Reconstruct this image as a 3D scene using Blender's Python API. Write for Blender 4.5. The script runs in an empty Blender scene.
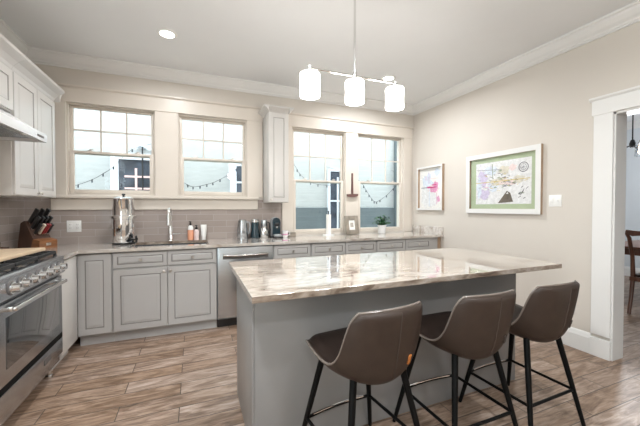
import bpy, bmesh, math, random
from mathutils import Vector, Matrix
R = math.radians
S = bpy.context.scene
COL = S.collection

# ------------------------------------------------------------------ camera
cd = bpy.data.cameras.new('camera'); cam = bpy.data.objects.new('camera', cd); COL.objects.link(cam)
cam.location = (-3.276, -4.065, 1.300)
cam.rotation_euler = (R(90 - 1.01), 0, R(-22.13))
cd.sensor_width = 36; cd.lens = 36 * 310.7 / 640; cd.clip_start = 0.05; cd.clip_end = 100
S.camera = cam

# ------------------------------------------------------------------ view and daylight
S.view_settings.view_transform = 'Standard'; S.view_settings.look = 'None'
S.view_settings.exposure = 0.52; S.view_settings.gamma = 1.0
S.view_settings.use_curve_mapping = False
SKY = 4.2
CAN_W = 11.0
REAR_FILL_W = 8.0  # power of the unseen ceiling lights added behind the camera as fill
PEND_W = 8.0
w = bpy.data.worlds.new('sky'); S.world = w; w.use_nodes = True
bg = w.node_tree.nodes['Background']
bg.inputs[0].default_value = (0.93, 0.97, 1.0, 1); bg.inputs[1].default_value = SKY


def portal(name, loc, rot, sx, sy):
    l = bpy.data.lights.new(name, 'AREA'); l.shape = 'RECTANGLE'; l.size = sx; l.size_y = sy
    l.cycles.is_portal = True
    o = bpy.data.objects.new(name, l); COL.objects.link(o); o.location = loc; o.rotation_euler = rot
    return o


# ------------------------------------------------------------------ materials
def nodes(m):
    m.use_nodes = True
    nt = m.node_tree
    return nt, nt.nodes, nt.links, nt.nodes['Principled BSDF']


def mat(name, col, rough=0.5, metal=0.0, var=0.06, scale=6.0, bump=0.0, coat=0.0, emit=None, es=0.0, spec=0.5, stretch=None, bscale=None):
    m = bpy.data.materials.new(name)
    nt, N, L, b = nodes(m)
    tc = N.new('ShaderNodeTexCoord')
    src = tc.outputs['Object']
    if stretch:
        mp = N.new('ShaderNodeMapping'); mp.inputs['Scale'].default_value = stretch
        L.new(src, mp.inputs['Vector']); src = mp.outputs['Vector']
    nz = N.new('ShaderNodeTexNoise'); nz.inputs['Scale'].default_value = scale; nz.inputs['Detail'].default_value = 4
    L.new(src, nz.inputs['Vector'])
    rp = N.new('ShaderNodeValToRGB')
    rp.color_ramp.elements[0].position = 0.3; rp.color_ramp.elements[1].position = 0.7
    rp.color_ramp.elements[0].color = tuple(max(0, c * (1 - var)) for c in col) + (1,)
    rp.color_ramp.elements[1].color = tuple(min(1, c * (1 + var)) for c in col) + (1,)
    L.new(nz.outputs['Fac'], rp.inputs['Fac']); L.new(rp.outputs['Color'], b.inputs['Base Color'])
    b.inputs['Roughness'].default_value = rough; b.inputs['Metallic'].default_value = metal
    b.inputs['Specular IOR Level'].default_value = spec
    b.inputs['Coat Weight'].default_value = coat; b.inputs['Coat Roughness'].default_value = 0.1
    if bump:
        bp = N.new('ShaderNodeBump'); bp.inputs['Strength'].default_value = bump; bp.inputs['Distance'].default_value = 0.01
        n2 = N.new('ShaderNodeTexNoise'); n2.inputs['Scale'].default_value = bscale or scale * 6; n2.inputs['Detail'].default_value = 3
        L.new(src, n2.inputs['Vector'])
        L.new(n2.outputs['Fac'], bp.inputs['Height']); L.new(bp.outputs['Normal'], b.inputs['Normal'])
    if emit:
        b.inputs['Emission Color'].default_value = emit + (1,); b.inputs['Emission Strength'].default_value = es
    return m


def glass_mat(name, tint=(1, 1, 1), refl=1.0):
    m = bpy.data.materials.new(name); m.use_nodes = True
    nt = m.node_tree; nt.nodes.clear(); N = nt.nodes; L = nt.links
    o = N.new('ShaderNodeOutputMaterial'); t = N.new('ShaderNodeBsdfTransparent'); t.inputs[0].default_value = tint + (1,)
    g = N.new('ShaderNodeBsdfGlossy'); g.inputs['Roughness'].default_value = 0.02
    fr = N.new('ShaderNodeFresnel'); fr.inputs[0].default_value = 1.45
    mu = N.new('ShaderNodeMath'); mu.operation = 'MULTIPLY'; mu.inputs[1].default_value = refl
    ge = N.new('ShaderNodeNewGeometry'); inv = N.new('ShaderNodeMath'); inv.operation = 'SUBTRACT'; inv.inputs[0].default_value = refl   # reflect only where the ray enters
    L.new(ge.outputs['Backfacing'], inv.inputs[1]); inv.use_clamp = True; L.new(inv.outputs[0], mu.inputs[1])
    L.new(fr.outputs[0], mu.inputs[0])
    mx = N.new('ShaderNodeMixShader'); L.new(mu.outputs[0], mx.inputs[0]); L.new(t.outputs[0], mx.inputs[1]); L.new(g.outputs[0], mx.inputs[2])
    L.new(mx.outputs[0], o.inputs[0])
    return m


def floor_mat():
    m = bpy.data.materials.new('plank_tile')
    nt, N, L, b = nodes(m)
    tc = N.new('ShaderNodeTexCoord')
    mp = N.new('ShaderNodeMapping'); mp.inputs['Location'].default_value = (0.17, 0.045, 0)
    L.new(tc.outputs['Object'], mp.inputs['Vector'])
    br = N.new('ShaderNodeTexBrick')
    br.offset = 0.45; br.offset_frequency = 2
    for k, v in (('Scale', 1.0), ('Mortar Size', 0.0030), ('Mortar Smooth', 0.1), ('Bias', 0.0), ('Brick Width', 0.80), ('Row Height', 0.152)):
        br.inputs[k].default_value = v
    br.inputs['Color1'].default_value = (0, 0, 0, 1); br.inputs['Color2'].default_value = (1, 1, 1, 1)
    br.inputs['Mortar'].default_value = (0.5, 0.5, 0.5, 1)
    L.new(mp.outputs['Vector'], br.inputs['Vector'])
    # grain, shifted per plank
    sep = N.new('ShaderNodeMath'); sep.operation = 'MULTIPLY'; sep.inputs[1].default_value = 37.0
    L.new(br.outputs['Color'], sep.inputs[0])
    cmb = N.new('ShaderNodeCombineXYZ'); L.new(sep.outputs[0], cmb.inputs['X']); L.new(sep.outputs[0], cmb.inputs['Z'])
    va = N.new('ShaderNodeVectorMath'); va.operation = 'ADD'
    L.new(tc.outputs['Object'], va.inputs[0]); L.new(cmb.outputs[0], va.inputs[1])
    mp2 = N.new('ShaderNodeMapping'); mp2.inputs['Scale'].default_value = (1.5, 7.0, 1.0)
    L.new(va.outputs[0], mp2.inputs['Vector'])
    nz = N.new('ShaderNodeTexNoise'); nz.inputs['Scale'].default_value = 2.2; nz.inputs['Detail'].default_value = 8
    nz.inputs['Roughness'].default_value = 0.62; nz.inputs['Distortion'].default_value = 1.3
    L.new(mp2.outputs[0], nz.inputs['Vector'])
    rp = N.new('ShaderNodeValToRGB'); cr = rp.color_ramp
    cr.elements[0].position = 0.22; cr.elements[0].color = FL[0] + (1,)
    cr.elements[1].position = 0.78; cr.elements[1].color = FL[3] + (1,)
    e = cr.elements.new(0.42); e.color = FL[1] + (1,)
    e = cr.elements.new(0.58); e.color = FL[2] + (1,)
    L.new(nz.outputs['Fac'], rp.inputs['Fac'])
    # fine dark streaks and saw marks
    mp3 = N.new('ShaderNodeMapping'); mp3.inputs['Scale'].default_value = (3.0, 30.0, 1.0); L.new(va.outputs[0], mp3.inputs['Vector'])
    n3 = N.new('ShaderNodeTexNoise'); n3.inputs['Scale'].default_value = 3.0; n3.inputs['Detail'].default_value = 5; n3.inputs['Distortion'].default_value = 0.6
    L.new(mp3.outputs[0], n3.inputs['Vector'])
    r3 = N.new('ShaderNodeValToRGB'); r3.color_ramp.elements[0].position = 0.33; r3.color_ramp.elements[0].color = (0.78, 0.73, 0.69, 1); r3.color_ramp.elements[1].position = 0.55; r3.color_ramp.elements[1].color = (1.08, 1.08, 1.08, 1)
    L.new(n3.outputs['Fac'], r3.inputs['Fac'])
    m3 = N.new('ShaderNodeMix'); m3.data_type = 'RGBA'; m3.blend_type = 'MULTIPLY'; m3.inputs[0].default_value = 1.0
    L.new(rp.outputs['Color'], m3.inputs[6]); L.new(r3.outputs['Color'], m3.inputs[7])
    # plank tone
    rt = N.new('ShaderNodeValToRGB'); ct = rt.color_ramp
    ct.elements[0].position = 0.0; ct.elements[0].color = (0.80, 0.69, 0.58, 1)
    ct.elements[1].position = 1.0; ct.elements[1].color = (1.12, 1.10, 1.10, 1)
    e = ct.elements.new(0.5); e.color = (0.96, 0.90, 0.85, 1)
    L.new(br.outputs['Color'], rt.inputs['Fac'])
    mx = N.new('ShaderNodeMix'); mx.data_type = 'RGBA'; mx.blend_type = 'MULTIPLY'; mx.inputs[0].default_value = 1.0
    L.new(m3.outputs[2], mx.inputs[6]); L.new(rt.outputs['Color'], mx.inputs[7])
    # grout
    mg = N.new('ShaderNodeMix'); mg.data_type = 'RGBA'
    L.new(br.outputs['Fac'], mg.inputs[0]); L.new(mx.outputs[2], mg.inputs[6]); mg.inputs[7].default_value = (0.075, 0.055, 0.042, 1)
    L.new(mg.outputs[2], b.inputs['Base Color'])
    b.inputs['Roughness'].default_value = 0.36
    bp = N.new('ShaderNodeBump'); bp.inputs['Strength'].default_value = 0.25; bp.inputs['Distance'].default_value = 0.004; bp.invert = True
    L.new(br.outputs['Fac'], bp.inputs['Height']); L.new(bp.outputs[0], b.inputs['Normal'])
    return m


def stone_mat(name, cols, scale=1.0, rough=0.06):
    m = bpy.data.materials.new(name)
    nt, N, L, b = nodes(m)
    tc = N.new('ShaderNodeTexCoord')
    mp = N.new('ShaderNodeMapping'); mp.inputs['Scale'].default_value = (1.3 * scale, 4.2 * scale, 3.0 * scale); mp.inputs['Rotation'].default_value = (0, 0, R(-9))
    L.new(tc.outputs['Object'], mp.inputs['Vector'])
    n1 = N.new('ShaderNodeTexNoise'); n1.inputs['Scale'].default_value = 1.6; n1.inputs['Detail'].default_value = 7; n1.inputs['Roughness'].default_value = 0.6; n1.inputs['Distortion'].default_value = 1.6
    L.new(mp.outputs[0], n1.inputs['Vector'])
    rp = N.new('ShaderNodeValToRGB'); cr = rp.color_ramp
    cr.elements[0].position = 0.27; cr.elements[0].color = cols[0] + (1,)
    cr.elements[1].position = 0.72; cr.elements[1].color = cols[3] + (1,)
    e = cr.elements.new(0.38); e.color = cols[1] + (1,)
    e = cr.elements.new(0.52); e.color = cols[2] + (1,)
    L.new(n1.outputs['Fac'], rp.inputs['Fac'])
    n2 = N.new('ShaderNodeTexNoise'); n2.inputs['Scale'].default_value = 9; n2.inputs['Detail'].default_value = 6; n2.inputs['Distortion'].default_value = 0.8
    L.new(mp.outputs[0], n2.inputs['Vector'])
    r2 = N.new('ShaderNodeValToRGB'); r2.color_ramp.elements[0].position = 0.35; r2.color_ramp.elements[0].color = (0.72, 0.68, 0.64, 1)
    r2.color_ramp.elements[1].position = 0.6; r2.color_ramp.elements[1].color = (1, 1, 1, 1)
    L.new(n2.outputs['Fac'], r2.inputs['Fac'])
    mx = N.new('ShaderNodeMix'); mx.data_type = 'RGBA'; mx.blend_type = 'MULTIPLY'; mx.inputs[0].default_value = 0.75
    L.new(rp.outputs[0], mx.inputs[6]); L.new(r2.outputs[0], mx.inputs[7])
    L.new(mx.outputs[2], b.inputs['Base Color'])
    b.inputs['Roughness'].default_value = rough
    b.inputs['Specular IOR Level'].default_value = 0.7
    b.inputs['Coat Weight'].default_value = 0.7; b.inputs['Coat Roughness'].default_value = 0.03
    return m


def tile_mat(name, axis):
    m = bpy.data.materials.new(name)
    nt, N, L, b = nodes(m)
    tc = N.new('ShaderNodeTexCoord')
    sx = N.new('ShaderNodeSeparateXYZ'); mp = N.new('ShaderNodeCombineXYZ')
    L.new(tc.outputs['Object'], sx.inputs[0]); L.new(sx.outputs[axis], mp.inputs[0]); L.new(sx.outputs['Z'], mp.inputs[1])
    br = N.new('ShaderNodeTexBrick'); br.offset = 0.5
    for k, v in (('Scale', 1.0), ('Mortar Size', 0.0016), ('Mortar Smooth', 0.2), ('Bias', 0.0), ('Brick Width', 0.305), ('Row Height', 0.076)):
        br.inputs[k].default_value = v
    br.inputs['Color1'].default_value = (0.325, 0.275, 0.25, 1); br.inputs['Color2'].default_value = (0.40, 0.345, 0.315, 1)
    br.inputs['Mortar'].default_value = (0.50, 0.455, 0.43, 1)
    L.new(mp.outputs[0], br.inputs['Vector'])
    L.new(br.outputs['Color'], b.inputs['Base Color'])
    b.inputs['Roughness'].default_value = 0.16
    bp = N.new('ShaderNodeBump'); bp.inputs['Strength'].default_value = 0.3; bp.inputs['Distance'].default_value = 0.003; bp.invert = True
    L.new(br.outputs['Fac'], bp.inputs['Height']); L.new(bp.outputs[0], b.inputs['Normal'])
    return m


def siding_mat(name, c1, lap=0.115):
    m = bpy.data.materials.new(name)
    nt, N, L, b = nodes(m)
    tc = N.new('ShaderNodeTexCoord')
    wv = N.new('ShaderNodeTexWave'); wv.wave_type = 'BANDS'; wv.bands_direction = 'Z'; wv.wave_profile = 'SAW'
    wv.inputs['Scale'].default_value = 0.314 / lap
    L.new(tc.outputs['Object'], wv.inputs['Vector'])
    nz = N.new('ShaderNodeTexNoise'); nz.inputs['Scale'].default_value = 3; nz.inputs['Detail'].default_value = 9; nz.inputs['Roughness'].default_value = 0.7
    mp = N.new('ShaderNodeMapping'); mp.inputs['Scale'].default_value = (1, 1, 5); L.new(tc.outputs['Object'], mp.inputs['Vector']); L.new(mp.outputs[0], nz.inputs['Vector'])
    rp = N.new('ShaderNodeValToRGB'); rp.color_ramp.elements[0].position = 0.3; rp.color_ramp.elements[1].position = 0.7
    rp.color_ramp.elements[0].color = tuple(c * 0.86 for c in c1) + (1,); rp.color_ramp.elements[1].color = tuple(min(1, c * 1.05) for c in c1) + (1,)
    L.new(nz.outputs['Fac'], rp.inputs['Fac']); L.new(rp.outputs[0], b.inputs['Base Color'])
    bp = N.new('ShaderNodeBump'); bp.inputs['Strength'].default_value = 0.6; bp.inputs['Distance'].default_value = 0.02
    L.new(wv.outputs['Fac'], bp.inputs['Height']); L.new(bp.outputs[0], b.inputs['Normal'])
    b.inputs['Roughness'].default_value = 0.6
    return m


FL = ((0.08, 0.051, 0.036), (0.22, 0.155, 0.113), (0.37, 0.288, 0.232), (0.52, 0.44, 0.385))
M = {}
M['floor'] = floor_mat()
M['wall'] = mat('wall_paint', (0.615, 0.57, 0.515), 0.6, var=0.015, scale=2)
M['ceil'] = mat('ceiling_paint', (0.76, 0.77, 0.775), 0.7, var=0.015, scale=2)
M['trim'] = mat('trim_paint', (0.75, 0.745, 0.73), 0.35, var=0.015, scale=3)
M['case'] = mat('casing_paint', (0.66, 0.60, 0.53), 0.33, var=0.02, scale=3)
M['dwall'] = mat('dining_paint', (0.62, 0.66, 0.69), 0.6, var=0.02, scale=2)
M['upper'] = mat('upper_cabinet_paint', (0.58, 0.56, 0.535), 0.28, var=0.02, scale=3)
M['cab'] = mat('cabinet_paint', (0.46, 0.452, 0.445), 0.30, var=0.02, scale=3)
M['glaze'] = mat('cabinet_glaze', (0.22, 0.21, 0.20), 0.4, var=0.05)
M['uglaze'] = mat('upper_cabinet_glaze', (0.40, 0.38, 0.36), 0.4, var=0.05)
M['gap'] = mat('dark_trim_and_shade', (0.12, 0.11, 0.105), 0.6)  # dark trim, slots and badges, plus the painted shade under the dishwasher handle
M['nickel'] = mat('brushed_nickel', (0.62, 0.59, 0.55), 0.28, 1.0, var=0.05)
M['chrome'] = mat('chrome', (0.82, 0.82, 0.82), 0.06, 1.0, var=0.02)
M['steel'] = mat('stainless_steel', (0.50, 0.525, 0.55), 0.24, 1.0, var=0.05, scale=5, stretch=(1, 1, 30))
M['steelh'] = mat('stainless_panel', (0.50, 0.52, 0.55), 0.26, 1.0, var=0.05, scale=5, stretch=(1, 30, 1))
M['black'] = mat('black_plastic', (0.012, 0.012, 0.013), 0.3)
M['blackmatte'] = mat('black_matte', (0.008, 0.008, 0.008), 0.8, spec=0.1)
M['iron'] = mat('cast_iron', (0.014, 0.014, 0.015), 0.55, bump=0.1, scale=20)
M['ovenglass'] = mat('oven_glass', (0.03, 0.033, 0.036), 0.03, spec=1.0, coat=1.0)
M['stone'] = stone_mat('veined_quartzite_sheen', ((0.25, 0.205, 0.17), (0.43, 0.37, 0.32), (0.61, 0.57, 0.53), (0.70, 0.675, 0.65)))  # same stone as the island, kept lighter to paint in grazing reflections
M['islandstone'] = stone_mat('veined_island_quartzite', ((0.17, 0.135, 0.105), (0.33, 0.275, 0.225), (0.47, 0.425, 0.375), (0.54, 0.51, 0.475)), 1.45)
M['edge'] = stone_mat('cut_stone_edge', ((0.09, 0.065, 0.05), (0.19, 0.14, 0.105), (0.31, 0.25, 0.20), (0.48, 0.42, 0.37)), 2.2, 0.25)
M['tile'] = tile_mat('subway_tile', 'X')
M['tilel'] = tile_mat('subway_tile_side', 'Y')
M['glass'] = glass_mat('window_glass', (0.93, 0.97, 0.97))
M['island'] = mat('island_paint', (0.255, 0.247, 0.242), 0.34, var=0.02, scale=3)
M['leather'] = mat('brown_leather', (0.040, 0.026, 0.0195), 0.45, spec=0.3, var=0.12, scale=14, bump=0.12, bscale=260)
M['pad'] = mat('dark_shaded_leather', (0.022, 0.014, 0.011), 0.45, spec=0.3, var=0.12, scale=14, bump=0.12, bscale=260)  # brown leather with the stool seat's shade painted in; dining seat shares it
M['piping'] = mat('tan_piping', (0.17, 0.14, 0.12), 0.25)
M['seam'] = mat('stitching', (0.05, 0.034, 0.026), 0.6)
M['orange'] = mat('orange_leather', (0.50, 0.17, 0.04), 0.5)
M['leg'] = mat('black_metal', (0.004, 0.004, 0.004), 0.5, spec=0.12)
M['white'] = mat('white_plastic', (0.82, 0.82, 0.80), 0.3, var=0.01)
M['shade'] = mat('opal_glass', (0.9, 0.9, 0.88), 0.3, emit=(1.0, 0.98, 0.95), es=6.0, var=0.01)
M['lamp'] = mat('lamp_disc', (0.9, 0.9, 0.9), 0.4, emit=(1.0, 0.95, 0.88), es=9.0, var=0.01)
M['bulb'] = mat('warm_bulb', (0.9, 0.8, 0.7), 0.4, emit=(1.0, 0.78, 0.5), es=5.0)
M['walnut'] = mat('walnut', (0.062, 0.028, 0.017), 0.4, var=0.3, scale=5, stretch=(8, 8, 1))
M['acacia'] = mat('acacia', (0.24, 0.10, 0.038), 0.4, var=0.3, scale=6, stretch=(2, 2, 8))
M['maple'] = mat('maple', (0.66, 0.50, 0.34), 0.45, var=0.12, scale=5, stretch=(9, 1, 1))
M['mahog'] = mat('mahogany', (0.11, 0.042, 0.022), 0.28, var=0.25, scale=5, stretch=(6, 6, 1))
M['red'] = mat('red_handle', (0.22, 0.012, 0.015), 0.35)
M['cream'] = mat('cream_handle', (0.62, 0.52, 0.42), 0.4)
M['siding'] = siding_mat('pale_siding', (0.46, 0.472, 0.465))
M['lowsiding'] = siding_mat('grey_blue_siding', (0.115, 0.142, 0.152))
M['extwhite'] = mat('white_exterior_paint', (0.66, 0.69, 0.74), 0.5, var=0.02)
M['darkpane'] = mat('dark_window_pane', (0.055, 0.065, 0.085), 0.12, var=0.5, scale=4)
M['pinkwhite'] = mat('faded_muntin_paint', (0.78, 0.55, 0.53), 0.5)
M['ground'] = mat('alley_gravel', (0.40, 0.40, 0.38), 0.9, var=0.2, scale=20)
M['leaf'] = mat('leaf_green', (0.022, 0.10, 0.026), 0.4, var=0.5, scale=25)
M['pot'] = mat('white_ceramic', (0.80, 0.80, 0.79), 0.2, var=0.02)
M['soil'] = mat('soil', (0.05, 0.035, 0.025), 0.9)
M['mauve'] = mat('mauve_wood', (0.14, 0.07, 0.06), 0.5, var=0.2)
M['frametaupe'] = mat('weathered_frame', (0.27, 0.235, 0.19), 0.55, var=0.2, scale=12)
M['paper'] = mat('paper', (0.82, 0.81, 0.78), 0.7, var=0.02)
M['greymat'] = mat('sepia_print', (0.36, 0.33, 0.29), 0.6, var=0.3, scale=40)
M['soap'] = mat('peach_soap', (0.72, 0.33, 0.20), 0.25)
M['teal'] = mat('teal_black_gloss', (0.010, 0.030, 0.042), 0.12, coat=0.5)
M['greyplastic'] = mat('grey_plastic', (0.34, 0.35, 0.36), 0.3)
M['whiteframe'] = mat('white_frame', (0.72, 0.715, 0.70), 0.35, var=0.01)
M['oak'] = mat('oak_edge', (0.40, 0.28, 0.19), 0.5, var=0.15)
M['sage'] = mat('sage_mat', (0.42, 0.50, 0.33), 0.6, var=0.03)
M['chrome_soft'] = mat('satin_chrome', (0.75, 0.75, 0.74), 0.16, 1.0, var=0.03)
for nm, c in dict(lilac=(0.62, 0.56, 0.72), paleblue=(0.66, 0.72, 0.80), pink=(0.72, 0.33, 0.50), magenta=(0.58, 0.06, 0.22), ink=(0.06, 0.06, 0.08),
                  sand=(0.66, 0.62, 0.52), moss=(0.26, 0.32, 0.20), blush=(0.80, 0.66, 0.64), mapwhite=(0.76, 0.76, 0.76), umber=(0.14, 0.115, 0.09), greyink=(0.35, 0.36, 0.40), mustard=(0.62, 0.50, 0.18)).items():
    M[nm] = mat('ink_' + nm, c, 0.6, var=0.12, scale=30)


# ------------------------------------------------------------------ builders
class MB:
    def __init__(self):
        self.bm = bmesh.new(); self.mats = []

    def mi(self, m):
        m = M[m] if isinstance(m, str) else m
        if m not in self.mats: self.mats.append(m)
        return self.mats.index(m)

    def _fin(self, faces, m):
        i = self.mi(m)
        for f in faces: f.material_index = i

    def faces_from(self, vs, fs, m):
        v = [self.bm.verts.new(p) for p in vs]
        out = []
        for f in fs:
            try: out.append(self.bm.faces.new([v[i] for i in f]))
            except ValueError: pass
        self._fin(out, m)
        return v, out

    def box(self, x0, x1, y0, y1, z0, z1, m, bev=0.0, seg=2, mx=None):
        if x0 > x1: x0, x1 = x1, x0
        if y0 > y1: y0, y1 = y1, y0
        if z0 > z1: z0, z1 = z1, z0
        vs = [(x0, y0, z0), (x1, y0, z0), (x1, y1, z0), (x0, y1, z0), (x0, y0, z1), (x1, y0, z1), (x1, y1, z1), (x0, y1, z1)]
        if mx is not None: vs = [tuple(mx @ Vector(p)) for p in vs]
        v, f = self.faces_from(vs, [(0, 3, 2, 1), (4, 5, 6, 7), (0, 1, 5, 4), (1, 2, 6, 5), (2, 3, 7, 6), (3, 0, 4, 7)], m)
        if bev > 0:
            es = list({e for fc in f for e in fc.edges})
            r = bmesh.ops.bevel(self.bm, geom=es, offset=bev, segments=seg, affect='EDGES', profile=0.5, material=-1)
            self._fin(r['faces'], m)
        return self

    def cyl(self, p0, p1, r0, m, r1=None, n=16, cap=True):
        r1 = r0 if r1 is None else r1
        p0 = Vector(p0); p1 = Vector(p1); d = (p1 - p0).normalized()
        a = d.orthogonal().normalized(); b = d.cross(a)
        vs = []
        for p, r in ((p0, r0), (p1, r1)):
            for k in range(n):
                t = 2 * math.pi * k / n
                vs.append(tuple(p + (a * math.cos(t) + b * math.sin(t)) * r))
        fs = [(k, (k + 1) % n, n + (k + 1) % n, n + k) for k in range(n)]
        if cap: fs += [tuple(range(n - 1, -1, -1)), tuple(range(n, 2 * n))]
        self.faces_from(vs, fs, m)
        return self

    def tube(self, pts, r, m, n=10, closed=False):
        pts = [Vector(p) for p in pts]; N = len(pts)
        rs = r if isinstance(r, (list, tuple)) else [r] * N
        vs = []; prev = None
        for i, p in enumerate(pts):
            if closed: t = (pts[(i + 1) % N] - pts[i - 1]).normalized()
            else: t = (pts[min(i + 1, N - 1)] - pts[max(i - 1, 0)]).normalized()
            a = t.orthogonal().normalized() if prev is None else (prev - t * prev.dot(t)).normalized()
            prev = a; b = t.cross(a)
            for k in range(n):
                q = 2 * math.pi * k / n
                vs.append(tuple(p + (a * math.cos(q) + b * math.sin(q)) * rs[i]))
        fs = []
        for i in range(N if closed else N - 1):
            j = (i + 1) % N
            fs += [(i * n + k, i * n + (k + 1) % n, j * n + (k + 1) % n, j * n + k) for k in range(n)]
        if not closed: fs += [tuple(range(n - 1, -1, -1)), tuple((N - 1) * n + k for k in range(n))]
        self.faces_from(vs, fs, m)
        return self

    def lathe(self, prof, c, m, n=24, sx=1.0, sy=1.0):
        cx, cy, cz = c
        vs = []
        for r, z in prof:
            for k in range(n):
                t = 2 * math.pi * k / n
                vs.append((cx + r * sx * math.cos(t), cy + r * sy * math.sin(t), cz + z))
        fs = []
        for i in range(len(prof) - 1):
            fs += [(i * n + k, i * n + (k + 1) % n, (i + 1) * n + (k + 1) % n, (i + 1) * n + k) for k in range(n)]
        fs.append(tuple(range(n - 1, -1, -1))); fs.append(tuple((len(prof) - 1) * n + k for k in range(n)))
        self.faces_from(vs, fs, m)
        return self

    def prism(self, poly, fn, a, b, m):
        """poly of (u,v); fn(u,v,t)->xyz; extruded from t=a to t=b"""
        n = len(poly)
        vs = [fn(u, v, a) for u, v in poly] + [fn(u, v, b) for u, v in poly]
        fs = [(k, (k + 1) % n, n + (k + 1) % n, n + k) for k in range(n)] + [tuple(range(n - 1, -1, -1)), tuple(range(n, 2 * n))]
        self.faces_from(vs, fs, m)
        return self

    def slab(self, us, vs, skip, w0, w1, fn, m):
        """grid slab with cells left out: fn(u,v,w)->xyz; skip(uc,vc)->True for a hole"""
        nu, nv = len(us) - 1, len(vs) - 1
        on = [[not skip((us[i] + us[i + 1]) / 2, (vs[j] + vs[j + 1]) / 2) for j in range(nv)] for i in range(nu)]
        cache = {}

        def V(i, j, k):
            if (i, j, k) not in cache: cache[(i, j, k)] = self.bm.verts.new(fn(us[i], vs[j], (w0, w1)[k]))
            return cache[(i, j, k)]
        fs = []
        O = lambda i, j: 0 <= i < nu and 0 <= j < nv and on[i][j]
        for i in range(nu):
            for j in range(nv):
                if not on[i][j]: continue
                fs.append((V(i, j, 1), V(i + 1, j, 1), V(i + 1, j + 1, 1), V(i, j + 1, 1)))
                fs.append((V(i, j, 0), V(i, j + 1, 0), V(i + 1, j + 1, 0), V(i + 1, j, 0)))
                if not O(i - 1, j): fs.append((V(i, j, 0), V(i, j, 1), V(i, j + 1, 1), V(i, j + 1, 0)))
                if not O(i + 1, j): fs.append((V(i + 1, j, 0), V(i + 1, j + 1, 0), V(i + 1, j + 1, 1), V(i + 1, j, 1)))
                if not O(i, j - 1): fs.append((V(i, j, 0), V(i + 1, j, 0), V(i + 1, j, 1), V(i, j, 1)))
                if not O(i, j + 1): fs.append((V(i, j + 1, 0), V(i, j + 1, 1), V(i + 1, j + 1, 1), V(i + 1, j + 1, 0)))
        self._fin([self.bm.faces.new(f) for f in fs], m)
        return self

    def panel(self, x0, x1, z0, z1, yf, t, m='cab', g='glaze', fr=0.055):
        """a cabinet front facing -y with a glazed groove and a raised field; yf = front plane"""
        w_, h_ = x1 - x0, z1 - z0
        fr = min(fr, w_ * 0.22, h_ * 0.24)
        rings = [(0.0, t, m), (0.0, 0.003, m), (0.003, 0.0, m), (fr, 0.0, m), (fr + 0.003, 0.006, g), (fr + 0.008, 0.006, g), (fr + 0.030 if min(w_, h_) > 0.25 else fr + 0.018, 0.002, m)]
        vs = []; fs = []; mats_ = []
        for ins, d, _ in rings:
            vs += [(x0 + ins, yf + d, z0 + ins), (x1 - ins, yf + d, z0 + ins), (x1 - ins, yf + d, z1 - ins), (x0 + ins, yf + d, z1 - ins)]
        v = [self.bm.verts.new(p) for p in vs]
        for i in range(1, len(rings)):
            for k in range(4):
                f = self.bm.faces.new((v[(i - 1) * 4 + k], v[(i - 1) * 4 + (k + 1) % 4], v[i * 4 + (k + 1) % 4], v[i * 4 + k]))
                f.material_index = self.mi(rings[i][2])
        k = (len(rings) - 1) * 4
        f = self.bm.faces.new((v[k], v[k + 1], v[k + 2], v[k + 3])); f.material_index = self.mi(m)
        f = self.bm.faces.new((v[3], v[2], v[1], v[0])); f.material_index = self.mi(m)
        return self

    def build(self, name, parent=None, world=True, smooth=True, angle=35):
        bmesh.ops.recalc_face_normals(self.bm, faces=self.bm.faces)
        me = bpy.data.meshes.new(name); self.bm.to_mesh(me); self.bm.free()
        for m in self.mats: me.materials.append(m)
        if parent is not None and world:
            p = parent
            mt = Matrix.Identity(4)
            chain = []
            while p is not None: chain.append(p); p = p.parent
            for p in reversed(chain): mt = mt @ p.matrix_basis
            me.transform(mt.inverted())
        if smooth:
            me.polygons.foreach_set('use_smooth', [True] * len(me.polygons))
            me.set_sharp_from_angle(angle=R(angle))
        o = bpy.data.objects.new(name, me); COL.objects.link(o)
        if parent is not None: o.parent = parent
        return o


def tag(o, label=None, cat=None, group=None):
    if label: o['label'] = label
    if cat: o['category'] = cat
    if group: o['group'] = group
    return o


def thing(name, label, cat, loc, rz=0.0, group=None):
    o = bpy.data.objects.new(name, None); COL.objects.link(o)
    o.location = loc; o.rotation_euler = (0, 0, rz); o.empty_display_size = 0.1
    return tag(o, label, cat, group)


def struct(o):
    o['kind'] = 'structure'
    return o


def copy_tree(o, parent=None):
    c = o.copy(); COL.objects.link(c)
    if parent is not None: c.parent = parent
    for ch in list(o.children): copy_tree(ch, c)
    return c


YX = lambda u, v, w_: (u, v, w_)
XZ = lambda u, v, w_: (u, w_, v)
YZ = lambda u, v, w_: (w_, u, v)

# ------------------------------------------------------------------ room shell
HC = 2.891          # ceiling
XL = -4.88          # left wall
YF = -6.6           # wall behind the camera
XD = 4.35           # far wall of the dining room
WIN = [(-4.515, -3.685, 1.43, 2.415, 1.895), (-3.440, -2.640, 1.43, 2.405, 1.888), (-2.035, -1.232, 0.932, 2.39, 1.668), (-1.025, -0.205, 0.932, 2.40, 1.675)]

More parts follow.
